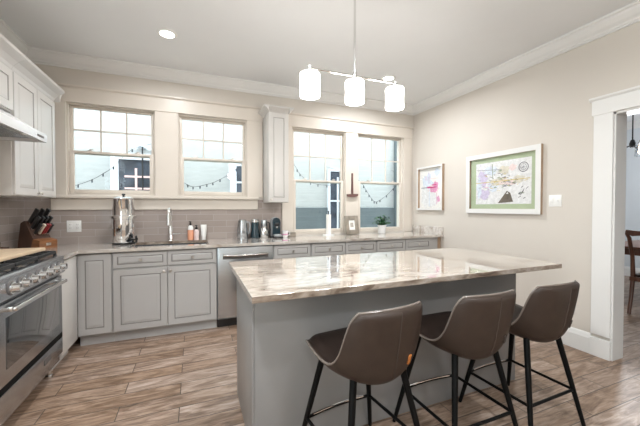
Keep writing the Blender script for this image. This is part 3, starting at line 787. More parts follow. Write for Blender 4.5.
tag(MB().lathe([(0, 0), (0.030, 0), (0.032, 0.09), (0.02, 0.10), (0.02, 0.11), (0.024, 0.115), (0.024, 0.125), (0, 0.128)], (-4.765, -0.755, CT + 0.0125), 'chrome_soft', 20).build('shaker'), 'small steel shaker in the wooden tray', 'shaker')

KX, KY, KR = -4.665, -0.29, R(-32)
KS = 1.22
t = thing('knife_block', 'two-tone wooden knife block in the corner of the worktop', 'knife block', (KX, KY, CT), KR); t.scale = (KS, KS, KS)
KM = Matrix.Translation((KX, KY, CT)) @ Matrix.Rotation(KR, 4, 'Z') @ Matrix.Scale(KS, 4)
fn = lambda u, v, q: (u, q, v)
MB().prism([(-0.105, 0.0005), (0.02, 0.0005), (0.045, 0.075), (-0.035, 0.215), (-0.072, 0.195)], fn, -0.065, 0.065, 'walnut').build('block', t, world=False, smooth=False)
st = MB().prism([(0.0205, 0.0005), (0.105, 0.0005), (0.105, 0.062), (0.0455, 0.075)], fn, -0.067, 0.067, 'acacia').build('front_block', t, world=False, smooth=False)
MB().box(0.1045, 0.107, -0.018, 0.018, 0.022, 0.042, 'nickel', 0.001).build('plate', st, world=False)
dirv = Vector((0.60, 0, 0.80)).normalized()
nk = [0]
proto = {}


def knife(u, q, v, ln, m, label, grp, r=0.011):
    key = (ln, m)
    p = KM @ Vector((u, q, v))
    if key in proto:
        k = copy_tree(proto[key]); k.location = p; k['label'] = label
        return
    k = thing('knife', label, 'knife', p, KR, grp); k.scale = (KS, KS, KS)
    b = MB(); mz = Matrix(((dirv.x, 0, -dirv.z, 0), (0, 1, 0, 0), (dirv.z, 0, dirv.x, 0), (0, 0, 0, 1)))
    b.box(0.012, ln, -0.008, 0.008, -r, r, m, 0.004, mx=mz)
    b.box(ln - 0.012, ln + 0.004, -0.0085, 0.0085, -r - 0.003, r + 0.001, m, 0.004, mx=mz)
    b.build('handle', k, world=False)
    MB().box(0.0015, 0.014, -0.0065, 0.0065, -r * 0.9, r * 0.9, 'chrome_soft', 0.001, mx=mz).build('bolster', k, world=False)
    proto[key] = k


for i, q in enumerate((-0.042, 0.0, 0.042)): knife(-0.022, q, 0.192, 0.135, 'black', 'large black-handled knife in the back row of the knife block', 'black knives in the back row', 0.016)
for i, q in enumerate((-0.045, -0.015, 0.015, 0.045)): knife(0.004, q, 0.1465, 0.12, 'black', 'black-handled knife in the middle row of the knife block', 'black knives in the middle row', 0.014)
for i, q in enumerate((-0.045, 0.045)): knife(0.028, q, 0.1045, 0.10, 'black', 'short black-handled knife at an end of the front row of the block', 'short black knives in the front row')
knife(0.028, -0.015, 0.1045, 0.10, 'cream', 'cream-handled knife in the front row of the knife block', None)
for i, q in enumerate((0.0065, 0.0255)): knife(0.028, q, 0.1045, 0.10, 'red', 'dark red-handled knife in the front row of the knife block', 'red knives in the front row', 0.010)


# outlets and switch
def plate(name, label, c, du, w_, h_, style):
    """du: 'x' on the back wall, 'y' on the right wall"""
    t = thing(name, label, 'switch' if style == 'switch' else 'outlet', c)
    P = (lambda u, d, v: (c[0] + u, c[1] - d, c[2] + v)) if du == 'x' else (lambda u, d, v: (c[0] - d, c[1] - u, c[2] + v))

    def bx(b, u0, u1, d0, d1, v0, v1, m, bev=0.0):
        p, q = P(u0, d0, v0), P(u1, d1, v1); b.box(p[0], q[0], p[1], q[1], p[2], q[2], m, bev)
    b = MB(); bx(b, -w_ / 2, w_ / 2, 0.0005, 0.007, -h_ / 2, h_ / 2, 'white', 0.002); b.build('cover_plate', t)
    for u in (-w_ / 4, w_ / 4):
        b = MB(); bx(b, u - 0.017, u + 0.017, 0.0072, 0.010, -0.034, 0.034, 'white', 0.001)
        if style == 'outlet':
            for v in (-0.018, 0.018):
                for s in (-0.006, 0.006): bx(b, u + s - 0.0012, u + s + 0.0012, 0.010, 0.0104, v - 0.005, v + 0.005, 'gap')
            b.build('socket', t)
        else:
            bx(b, u - 0.005, u + 0.005, 0.010, 0.020, -0.010, 0.012, 'white', 0.002); b.build('toggle', t)


plate('wall_outlet', 'white double outlet plate on the backsplash beside the knife block', (-4.457, -0.010, 1.10), 'x', 0.126, 0.122, 'outlet')
plate('light_switch', 'white double light switch on the right wall beside the framed map', (-0.0, -2.117, 1.366), 'y', 0.115, 0.115, 'switch')

# water filter
WX, WY = -3.962, -0.235
t = thing('water_filter', 'tall stainless steel gravity water filter on the worktop', 'water filter', (WX, WY, CT)); t.scale = (1.14, 1.14, 1.0)
z = CT + 0.0005
MB().lathe([(0, 0), (0.094, 0), (0.097, 0.004), (0.097, 0.016), (0.092, 0.02), (0, 0.02)], (0, 0, 0.0005), 'black', 32).build('base_ring', t, world=False)
lc = MB().lathe([(0, 0.02), (0.092, 0.02), (0.094, 0.03), (0.094, 0.262), (0.098, 0.266), (0.098, 0.276), (0.0, 0.276)], (0, 0, 0.0005), 'chrome', 40).build('lower_chamber', t, world=False)
MB().lathe([(0, 0.277), (0.108, 0.277), (0.108, 0.298), (0.090, 0.304), (0.088, 0.47), (0.090, 0.474), (0, 0.474)], (0, 0, 0.0005), 'chrome', 40).build('upper_chamber', t, world=False)
ld = MB().lathe([(0, 0.4745), (0.091, 0.4745), (0.091, 0.486), (0.06, 0.498), (0, 0.502)], (0, 0, 0.0005), 'chrome', 40).build('lid', t, world=False)
MB().lathe([(0, 0.502), (0.008, 0.502), (0.008, 0.512), (0.016, 0.518), (0.014, 0.53), (0, 0.534)], (0, 0, 0.0005), 'black', 20).build('lid_knob', ld, world=False)
b = MB(); a = R(-38); dx, dy = math.cos(a), math.sin(a)
b.cyl((dx * 0.09, dy * 0.09, 0.055), (dx * 0.150, dy * 0.150, 0.055), 0.012, 'black'); b.cyl((dx * 0.143, dy * 0.143, 0.07), (dx * 0.143, dy * 0.143, 0.02), 0.011, 'black', 0.008)
b.box(dx * 0.143 - 0.007, dx * 0.143 + 0.007, dy * 0.143 - 0.016, dy * 0.143 + 0.016, 0.07, 0.092, 'black', 0.003)
b.build('spigot', lc, world=False)

# bottles behind the sink
t = thing('soap_bottle', 'peach soap bottle with a white collar and black pump behind the sink', 'bottle', (-3.312, -0.06, CT))
MB().lathe([(0, 0), (0.030, 0), (0.033, 0.004), (0.033, 0.115), (0.031, 0.12), (0, 0.12)], (-3.312, -0.06, CT + 0.0005), 'soap', 24).build('bottle', t)
MB().lathe([(0, 0.1205), (0.031, 0.1205), (0.030, 0.150), (0.022, 0.168), (0.014, 0.172), (0, 0.172)], (-3.312, -0.06, CT + 0.0005), 'white', 24).build('collar', t)
b = MB(); b.cyl((-3.312, -0.06, CT + 0.173), (-3.312, -0.06, CT + 0.200), 0.012, 'black'); b.cyl((-3.312, -0.06, CT + 0.2), (-3.312, -0.06, CT + 0.212), 0.006, 'black'); b.box(-3.330, -3.302, -0.070, -0.05, CT + 0.210, CT + 0.222, 'black', 0.003); b.build('pump', t)
t = thing('dispenser_bottle', 'small clear soap bottle with a black pump between the peach bottle and white tube', 'bottle', (-3.246, -0.055, CT))
MB().lathe([(0, 0), (0.026, 0), (0.028, 0.004), (0.028, 0.10), (0.020, 0.118), (0.012, 0.124), (0, 0.124)], (-3.246, -0.055, CT + 0.0005), 'blush', 24).build('bottle', t)
b = MB(); b.cyl((-3.246, -0.055, CT + 0.1245), (-3.246, -0.055, CT + 0.150), 0.014, 'black'); b.cyl((-3.246, -0.055, CT + 0.15), (-3.246, -0.055, CT + 0.166), 0.005, 'black'); b.box(-3.262, -3.236, -0.063, -0.047, CT + 0.165, CT + 0.176, 'black', 0.003); b.build('pump', t)
t = thing('lotion_tube', 'white lotion tube standing on its cap behind the sink', 'tube', (-3.165, -0.06, CT))
MB().lathe([(0, 0), (0.022, 0), (0.022, 0.03), (0, 0.03)], (-3.165, -0.06, CT + 0.0005), 'white', 24).build('cap', t)
b = MB(); n = 20; vs = []
for i, (rx, ry, zz) in enumerate(((0.024, 0.024, 0.031), (0.028, 0.027, 0.06), (0.032, 0.018, 0.12), (0.034, 0.008, 0.168), (0.034, 0.003, 0.180))):
    for k in range(n): vs.append((-3.165 + rx * math.cos(2 * math.pi * k / n), -0.06 + ry * math.sin(2 * math.pi * k / n), CT + zz))
b.faces_from(vs, [(i * n + k, i * n + (k + 1) % n, (i + 1) * n + (k + 1) % n, (i + 1) * n + k) for i in range(4) for k in range(n)] + [tuple(range(n - 1, -1, -1)), tuple(range(4 * n, 5 * n))], 'white')
b.build('tube', t)

# appliances under the narrow wall cabinet
AX = -2.715
t = thing('kettle', 'pale steel jug kettle, leftmost of the small appliances', 'kettle', (AX, -0.115, CT))
kb = MB().lathe([(0, 0), (0.066, 0), (0.068, 0.008), (0.066, 0.02), (0.070, 0.03), (0.062, 0.13), (0.052, 0.20), (0.050, 0.225), (0.03, 0.24), (0, 0.243)], (AX, -0.115, CT + 0.0005), 'steel', 32).build('body', t)
b = MB(); b.tube([(AX + 0.045, -0.115, CT + 0.205), (AX + 0.085, -0.12, CT + 0.20), (AX + 0.095, -0.12, CT + 0.15), (AX + 0.085, -0.12, CT + 0.07), (AX + 0.062, -0.115, CT + 0.05)], 0.010, 'greyplastic'); b.build('handle', t)
AX = -2.555
t = thing('coffee_grinder', 'dark coffee grinder with a silver lid between the pale kettle and the silver jug', 'coffee grinder', (AX, -0.10, CT))
MB().lathe([(0, 0), (0.052, 0), (0.055, 0.01), (0.052, 0.05), (0.046, 0.11), (0.048, 0.19), (0.046, 0.20), (0, 0.20)], (AX, -0.10, CT + 0.0005), 'teal', 28).build('body', t)
MB().lathe([(0, 0.2005), (0.047, 0.2005), (0.047, 0.232), (0.04, 0.240), (0, 0.242)], (AX, -0.10, CT + 0.0005), 'chrome_soft', 28).build('lid', t)
AX = -2.445
t = thing('milk_frother', 'short round silver jug with a tall lid left of the coffee machine', 'jug', (AX, -0.12, CT))
MB().lathe([(0, 0), (0.050, 0), (0.056, 0.008), (0.060, 0.05), (0.054, 0.105), (0.040, 0.135), (0.036, 0.145), (0, 0.145)], (AX, -0.12, CT + 0.0005), 'chrome_soft', 28).build('body', t)
MB().lathe([(0, 0.1455), (0.040, 0.1455), (0.042, 0.16), (0.040, 0.215), (0.034, 0.228), (0, 0.230)], (AX, -0.12, CT + 0.0005), 'steel', 28).build('lid', t)
b = MB(); b.tube([(AX + 0.045, -0.125, CT + 0.20), (AX + 0.068, -0.13, CT + 0.19), (AX + 0.074, -0.13, CT + 0.10), (AX + 0.058, -0.125, CT + 0.05)], 0.009, 'black'); b.build('handle', t)
AX = -2.292
t = thing('coffee_machine', 'dark teal capsule coffee machine with an arched front', 'coffee machine', (AX, -0.15, CT))
z = CT + 0.0005; arch = [(-0.050, 0.02)] + [(-0.050 * math.cos(R(a)), 0.205 + 0.050 * math.sin(R(a))) for a in range(0, 181, 15)] + [(0.050, 0.02)]
MB().prism(arch, lambda u, v, q: (AX + u, q, z + v), -0.165, -0.035, 'teal').build('body', t)
arch2 = [(-0.060, 0.02)] + [(-0.060 * math.cos(R(a)), 0.20 + 0.060 * math.sin(R(a))) for a in range(0, 181, 15)] + [(0.060, 0.02)]
MB().prism(arch2, lambda u, v, q: (AX + u, q, z + v), -0.135, -0.055, 'greyplastic').build('side_shell', t)
MB().box(AX - 0.06, AX + 0.06, -0.265, -0.035, z, z + 0.02, 'black', 0.006).build('base', t)
MB().box(AX - 0.045, AX + 0.045, -0.255, -0.170, z + 0.02, z + 0.045, 'greyplastic', 0.004).build('drip_tray', t)
b = MB(); b.box(AX - 0.028, AX + 0.028, -0.215, -0.160, z + 0.145, z + 0.190, 'black', 0.008); b.cyl((AX, -0.195, z + 0.125), (AX, -0.195, z + 0.146), 0.010, 'chrome_soft'); b.build('brew_head', t)
for k, (x, z0, lb) in enumerate(((-2.178, 0, 'white and pink patterned mug right of the coffee machine'),)):
    t = thing('mug', lb, 'mug', (x, -0.15, CT))
    b = MB(); b.lathe([(0, 0), (0.032, 0), (0.038, 0.01), (0.040, 0.085), (0.036, 0.085), (0.034, 0.012), (0, 0.012)], (x, -0.15, CT + 0.0005), 'pot', 24)
    b.lathe([(0.0395, 0.030), (0.0402, 0.031), (0.0406, 0.044), (0.0398, 0.045)], (x, -0.15, CT + 0.0005), 'pink', 24); b.build('cup', t)
    MB().tube([(x + 0.036, -0.155, CT + 0.072), (x + 0.062, -0.165, CT + 0.066), (x + 0.062, -0.165, CT + 0.034), (x + 0.036, -0.155, CT + 0.024)], 0.005, 'pot', 8).build('handle', t)
t = thing('wooden_box', 'small low taupe box at the foot of the window casing', 'box', (-2.085, -0.12, CT))
MB().box(-2.130, -2.03, -0.16, -0.075, CT + 0.0005, CT + 0.045, 'frametaupe', 0.004).build('box', t)
MB().box(-2.132, -2.028, -0.162, -0.073, CT + 0.0455, CT + 0.058, 'frametaupe', 0.004).build('lid', t)

# paper towel holder, frame, plant on the right counter
t = thing('towel_holder', 'white paper towel holder standing before the third window', 'paper towel holder', (-1.548, -0.13, CT))
MB().lathe([(0, 0), (0.080, 0), (0.082, 0.004), (0.080, 0.010), (0, 0.012)], (-1.548, -0.13, CT + 0.0005), 'white', 32).build('base', t)
MB().lathe([(0, 0.0125), (0.034, 0.0125), (0.034, 0.29), (0, 0.29)], (-1.548, -0.13, CT + 0.0005), 'paper', 24).build('roll', t)
MB().lathe([(0, 0.2905), (0.008, 0.2905), (0.008, 0.32), (0.012, 0.325), (0.010, 0.338), (0, 0.34)], (-1.548, -0.13, CT + 0.0005), 'black', 16).build('rod', t)

t = thing('picture_frame', 'small weathered picture frame leaning on the casing between the right windows', 'picture frame', (-1.165, -0.10, CT))
mx = Matrix.Translation((-1.165, -0.115, CT + 0.0045)) @ Matrix.Rotation(R(6), 4, 'Z') @ Matrix.Rotation(R(-9), 4, 'X')
b = MB(); W2, H2, f_ = 0.112, 0.265, 0.062
for x0, x1, z0, z1 in ((-W2, -W2 + f_, 0, H2), (W2 - f_, W2, 0, H2), (-W2 + f_, W2 - f_, 0, f_), (-W2 + f_, W2 - f_, H2 - f_, H2)): b.box(x0, x1, -0.012, 0.012, z0, z1, 'frametaupe', 0.003, mx=mx)
b.build('frame', t)
b = MB(); b.box(-W2 + f_, W2 - f_, -0.002, 0.008, f_, H2 - f_, 'paper', mx=mx); b.box(-0.026, 0.026, -0.003, -0.002, 0.100, 0.165, 'greymat', mx=mx); b.build('picture', t, smooth=False)

t = thing('potted_plant', 'bushy green plant in a white pot before the right-hand window', 'plant', (-0.70, -0.16, CT))
pt = (-0.70, -0.16, CT + 0.0005)
MB().lathe([(0, 0), (0.044, 0), (0.050, 0.006), (0.062, 0.115), (0.066, 0.118), (0.066, 0.128), (0.058, 0.128), (0.055, 0.108), (0, 0.108)], pt, 'pot', 28).build('pot', t)
MB().lathe([(0, 0.1085), (0.054, 0.1085), (0.05, 0.114), (0, 0.116)], pt, 'soil', 20).build('soil', t)
random.seed(4)
b = MB(); bs = MB()
for i in range(150):
    a = random.uniform(0, 2 * math.pi); el = random.uniform(0.1, 1.35); rr = random.uniform(0.03, 0.13)
    c = Vector((pt[0] + math.cos(a) * math.cos(el) * rr * 1.25, pt[1] + math.sin(a) * math.cos(el) * rr * 0.9, pt[2] + 0.125 + math.sin(el) * rr * 1.15))
    d = Vector((math.cos(a) * math.cos(el * .6), math.sin(a) * math.cos(el * .6), random.uniform(-0.2, 0.7))).normalized()
    s = d.cross(Vector((0, 0, 1))).normalized() * random.uniform(0.013, 0.020); L_ = random.uniform(0.032, 0.050); up = s.cross(d).normalized()
    P_ = [c - d * L_ * 0.5, c - d * L_ * .1 + s + up * 0.004, c + d * L_ * 0.3 + s * 0.8 + up * 0.003, c + d * L_ * 0.6 - up * 0.006, c + d * L_ * 0.3 - s * 0.8 + up * 0.003, c - d * L_ * .1 - s + up * 0.004, c + d * L_ * 0.05 - up * .002]
    b.faces_from([tuple(p) for p in P_], [(0, 1, 6), (1, 2, 6), (2, 3, 6), (3, 4, 6), (4, 5, 6), (5, 0, 6)], 'leaf')
    if i % 6 == 0: bs.tube([(pt[0] + math.cos(a) * .02, pt[1] + math.sin(a) * .02, pt[2] + 0.112), tuple((Vector((pt[0], pt[1], pt[2] + 0.14)) + c) / 2), tuple(c)], 0.0022, 'leaf', 6)
fo = b.build('foliage', t, smooth=False); bs.build('stems', t)

# wall hanging between the right windows
t = thing('wall_hook', 'mauve wooden hanging shaped like an upturned T between the right windows', 'wall decoration', (-1.128, -0.022, 1.46))
b = MB(); b.prism([(-0.014, 1.50), (-0.010, 1.66), (-0.008, 1.80), (0.008, 1.80), (0.010, 1.66), (0.014, 1.50)], lambda u, v, q: (-1.128 + u, q, v), -0.044, -0.0225, 'mauve'); b.build('stem', t, smooth=False)
MB().prism([(-0.088, 1.492), (-0.082, 1.462), (-0.03, 1.452), (0.03, 1.452), (0.082, 1.466), (0.088, 1.498), (0.03, 1.498), (0.0, 1.4999), (-0.03, 1.496)], lambda u, v, q: (-1.128 + u, q, v), -0.056, -0.0225, 'mauve').build('crossbar', t, smooth=False)


# ------------------------------------------------------------------ pictures on the right wall
def wallpic(name, label, y0, y1, z0, z1, fr, depth, fm, sidem, art):
    """y0 = left edge (larger y), y1 = right edge"""
    t = thing(name, label, 'picture', (0, (y0 + y1) / 2, z0))
    P = lambda u, v, d: (-d, y0 - u, z0 + v)
    W_, H_ = y0 - y1, z1 - z0
    b = MB()
    b.slab([0, fr, W_ - fr, W_], [0, fr, H_ - fr, H_], lambda u, v: fr < u < W_ - fr and fr < v < H_ - fr, 0.001, depth, P, fm)
    f = b.build('frame', t, smooth=False)
    if sidem:
        f.data.materials.append(M[sidem])
        for p in f.data.polygons:
            if abs(p.normal.x) < 0.5: p.material_index = 1
    b = MB(); art(b, P, W_, H_, fr, depth); b.build('print', t, smooth=False)
    MB().prism([(fr - .002, fr - .002), (W_ - fr + .002, fr - .002), (W_ - fr + .002, H_ - fr + .002), (fr - .002, H_ - fr + .002)], lambda u, v, d: P(u, v, d), depth - 0.006, depth - 0.004, 'glasspic').build('glazing', t, smooth=False)


M['glasspic'] = glass_mat('picture_glass', (0.98, 0.98, 0.98), 0.9)


def quad(b, P, u0, u1, v0, v1, d, m, rot=0.0):
    c, s = math.cos(rot), math.sin(rot); cu, cv = (u0 + u1) / 2, (v0 + v1) / 2
    b.faces_from([P(cu + (u - cu) * c - (v - cv) * s, cv + (u - cu) * s + (v - cv) * c, d) for u, v in ((u0, v0), (u1, v0), (u1, v1), (u0, v1))], [(0, 1, 2, 3)], m)


def blob(b, P, cu, cv, ru, rv, d, m, rng, n=14):
    k0 = rng.uniform(0, 6)
    b.faces_from([P(cu + ru * math.cos(2 * math.pi * k / n) * (1 + .25 * math.sin(3 * k + k0)), cv + rv * math.sin(2 * math.pi * k / n) * (1 + .25 * math.cos(2 * k + k0)), d) for k in range(n)], [tuple(range(n))], m)


def art_map(b, P, W_, H_, fr, dp):
    rng = random.Random(11)
    iw, ih = W_ - 2 * fr, H_ - 2 * fr
    quad(b, P, fr, W_ - fr, fr, H_ - fr, 0.006, 'sage')
    m0 = 0.055
    a0, a1, c0, c1 = fr + m0 + 0.02, W_ - fr - m0, fr + m0, H_ - fr - m0
    quad(b, P, a0, a1, c0, c1, 0.0065, 'mapwhite')
    w_, h_ = a1 - a0, c1 - c0
    U = lambda f: a0 + f * w_
    V = lambda f: c0 + f * h_
    d = 0.0068
    for f, g, ru, rv, m in ((.14, .62, .10, .20, 'lilac'), (.16, .24, .13, .12, 'lilac'), (.07, .40, .05, .25, 'paleblue'), (.34, .42, .10, .14, 'paleblue'), (.30, .80, .13, .10, 'paleblue'),
                            (.55, .78, .10, .10, 'sand'), (.45, .52, .16, .09, 'sand'), (.62, .50, .18, .07, 'blush'), (.80, .55, .10, .08, 'sand'), (.70, .82, .07, .07, 'blush'), (.42, .22, .12, .10, 'mapwhite')):
        d += 0.00004; blob(b, P, U(f), V(g), ru * w_, rv * h_, d, m, rng)
    for i in range(70):   # little drawn features
        f = min(max(rng.gauss(.48, .2), .04), .95); g = min(max(rng.gauss(.52, .14), .05), .95); d += 0.000012
        quad(b, P, U(f), U(f) + rng.uniform(.012, .05), V(g), V(g) + rng.uniform(.004, .010), d, rng.choice(['moss', 'moss', 'ink', 'umber', 'greyink', 'mustard']), rng.uniform(-.5, .5))
    for i in range(22):
        f = rng.uniform(.03, .3); g = rng.uniform(.08, .9); d += 0.000012
        quad(b, P, U(f), U(f) + rng.uniform(.02, .06), V(g), V(g) + .005, d, rng.choice(['lilac', 'greyink', 'pink']), rng.uniform(-.2, .2))
    for f0, g0, f1, g1, m in ((.0, .52, .98, .55, 'mustard'), (.02, .84, .5, .80, 'greyink'), (.33, .95, .34, .60, 'moss'), (.10, .97, .12, .55, 'lilac')):
        d += .00002; p, q = Vector((U(f0), V(g0))), Vector((U(f1), V(g1))); n_ = (q - p).normalized().orthogonal() * 0.004
        b.faces_from([P(*(p + n_), d), P(*(q + n_), d), P(*(q - n_), d), P(*(p - n_), d)], [(0, 1, 2, 3)], m)
    # compass ring upper right
    cu, cv = U(.875), V(.80); n = 28
    for r0, r1 in ((0.054, 0.047), (0.034, 0.031), (0.008, 0.0)):
        d += .00003
        vs = [P(cu + r0 * math.cos(2 * math.pi * k / n), cv + r0 * math.sin(2 * math.pi * k / n), d) for k in range(n)] + [P(cu + r1 * math.cos(2 * math.pi * k / n), cv + r1 * math.sin(2 * math.pi * k / n), d) for k in range(n)]
        b.faces_from(vs, [(k, (k + 1) % n, n + (k + 1) % n, n + k) for k in range(n)], 'ink')
    for k in range(4): d += .00001; quad(b, P, cu - .044, cu + .044, cv - .0012, cv + .0012, d, 'greyink', math.pi * k / 4)
    d += .0001; b.faces_from([P(U(.44), V(.02), d), P(U(.71), V(.05), d), P(U(.66), V(.25), d), P(U(.60), V(.30), d)], [(0, 1, 2, 3)], 'umber')
    d += .0001; b.faces_from([P(U(.585), V(.23), d), P(U(.63), V(.23), d), P(U(.61), V(.27), d)], [(0, 1, 2)], 'mapwhite')
    for i in range(10): d += .00001; f = rng.uniform(.78, .92); g = rng.uniform(.12, .38); quad(b, P, U(f), U(f) + .03, V(g), V(g) + .006, d, 'ink', .6 + rng.uniform(-.4, .6))


def art_pink(b, P, W_, H_, fr, dp):
    rng = random.Random(3)
    quad(b, P, fr, W_ - fr, fr, H_ - fr, 0.006, 'paper')
    U = lambda f: fr + f * (W_ - 2 * fr)
    V = lambda f: fr + f * (H_ - 2 * fr)
    d = 0.0064
    for f, g, ru, rv, m in ((.35, .62, .2, .22, 'paleblue'), (.25, .3, .16, .25, 'mapwhite'), (.62, .48, .22, .09, 'blush'), (.72, .55, .1, .1, 'pink'), (.5, .515, .26, .022, 'magenta'), (.82, .22, .06, .07, 'pink'), (.55, .22, .2, .18, 'mapwhite'), (.78, .88, .12, .08, 'paleblue'), (.62, .44, .13, .05, 'pink')):
        d += .00004; blob(b, P, U(f), V(g), ru * W_, rv * H_, d, m, rng)
    for f0, f1, g0, g1, m in ((.40, .44, .62, .90, 'lilac'), (.45, .85, .725, .74, 'blush'), (.08, .35, .50, .53, 'greyink'), (.42, .46, .05, .5, 'paleblue'), (.75, .77, .1, .38, 'pink'), (.28, .30, .7, .8, 'pink'), (.55, .75, .56, .59, 'magenta')):
        d += .00004; quad(b, P, U(f0), U(f1), V(g0), V(g1), d, m)


wallpic('framed_map', 'large white-framed illustrated map with a green mat on the right wall', -1.07, -1.998, 1.230, 1.945, 0.055, 0.035, 'whiteframe', 'oak', art_map)
wallpic('framed_painting', 'small pale painting with a pink splash on the right wall near the corner', -0.13, -0.665, 1.262, 1.915, 0.028, 0.045, 'whiteframe', 'oak', art_pink)

# ------------------------------------------------------------------ island
IX0, IX1, IY0, IY1 = -3.046, -0.936, -2.722, -1.783
JX0, JX1, JY0, JY1 = -3.002, -1.035, -2.466, -1.85
t = thing('kitchen_island', 'grey painted kitchen island base under the stone slab', 'island', ((JX0 + JX1) / 2, (JY0 + JY1) / 2, 0))
MB().box(JX0 + 0.012, JX1 - 0.012, JY0 + 0.012, JY1, 0.0, 0.8835, 'island', 0.002).build('body', t)
MB().box(JX0 + 0.012, JX1 - 0.012, JY0, JY0 + 0.0115, 0.0, 0.8835, 'island', 0.002).build('seating_panel', t)
MB().box(JX0, JX0 + 0.0115, JY0, JY1 - 0.001, 0.0, 0.8835, 'island', 0.002).build('end_panel', t)
MB().box(JX1 - 0.0115, JX1, JY0, JY1 - 0.001, 0.0, 0.8835, 'island', 0.002).build('end_panel', t)
n = 4; wI = (JX1 - JX0) / n
for k in range(n):
    x1 = -(JX0 + k * wI + 0.004); x0 = -(JX0 + (k + 1) * wI - 0.004)
    b = MB(); b.panel(x0, x1, 0.118, 0.868, -JY1 - 0.0215, 0.020, 'island')
    bmesh.ops.rotate(b.bm, verts=b.bm.verts, cent=(0, 0, 0), matrix=Matrix.Rotation(R(180), 3, 'Z'))
    dd = b.build('door', t, smooth=False)
    b = MB(); xk = JX0 + k * wI + (0.05 if k % 2 else wI - 0.05); b.cyl((xk, JY1 + 0.0215, 0.80), (xk, JY1 + 0.036, 0.80), 0.005, 'nickel'); b.cyl((xk, JY1 + 0.036, 0.80), (xk, JY1 + 0.046, 0.80), 0.015, 'nickel', 0.010); b.build('knob', dd)
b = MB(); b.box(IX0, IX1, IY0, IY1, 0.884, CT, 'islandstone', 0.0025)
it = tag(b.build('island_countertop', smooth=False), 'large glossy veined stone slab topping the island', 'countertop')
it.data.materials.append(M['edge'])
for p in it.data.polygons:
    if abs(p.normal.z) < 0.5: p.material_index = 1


# ------------------------------------------------------------------ bar stools
def catmull(P, n):
    out = []
    for i in range(len(P) - 1):
        p0, p1, p2, p3 = P[max(i - 1, 0)], P[i], P[i + 1], P[min(i + 2, len(P) - 1)]
        for k in range(n):
            t_ = k / n
            out.append(tuple(0.5 * ((2 * b_) + (-a_ + c_) * t_ + (2 * a_ - 5 * b_ + 4 * c_ - d_) * t_ ** 2 + (-a_ + 3 * b_ - 3 * c_ + d_) * t_ ** 3) for a_, b_, c_, d_ in zip(p0, p1, p2, p3)))
    out.append(tuple(P[-1]))
    return out


# centre line (y, z, half width) and edge line (y, z)
PROF = [(0.205, 0.606, 0.190, 0.205, 0.606), (0.185, 0.620, 0.206, 0.185, 0.622), (0.10, 0.604, 0.215, 0.10, 0.612), (0.0, 0.580, 0.217, 0.015, 0.604), (-0.085, 0.554, 0.216, -0.055, 0.612),
        (-0.150, 0.547, 0.214, -0.103, 0.640), (-0.197, 0.582, 0.210, -0.135, 0.682), (-0.222, 0.655, 0.206, -0.156, 0.732), (-0.238, 0.740, 0.200, -0.174, 0.785), (-0.250, 0.822, 0.189, -0.192, 0.836), (-0.256, 0.880, 0.168, -0.212, 0.872)]
TH = 0.030


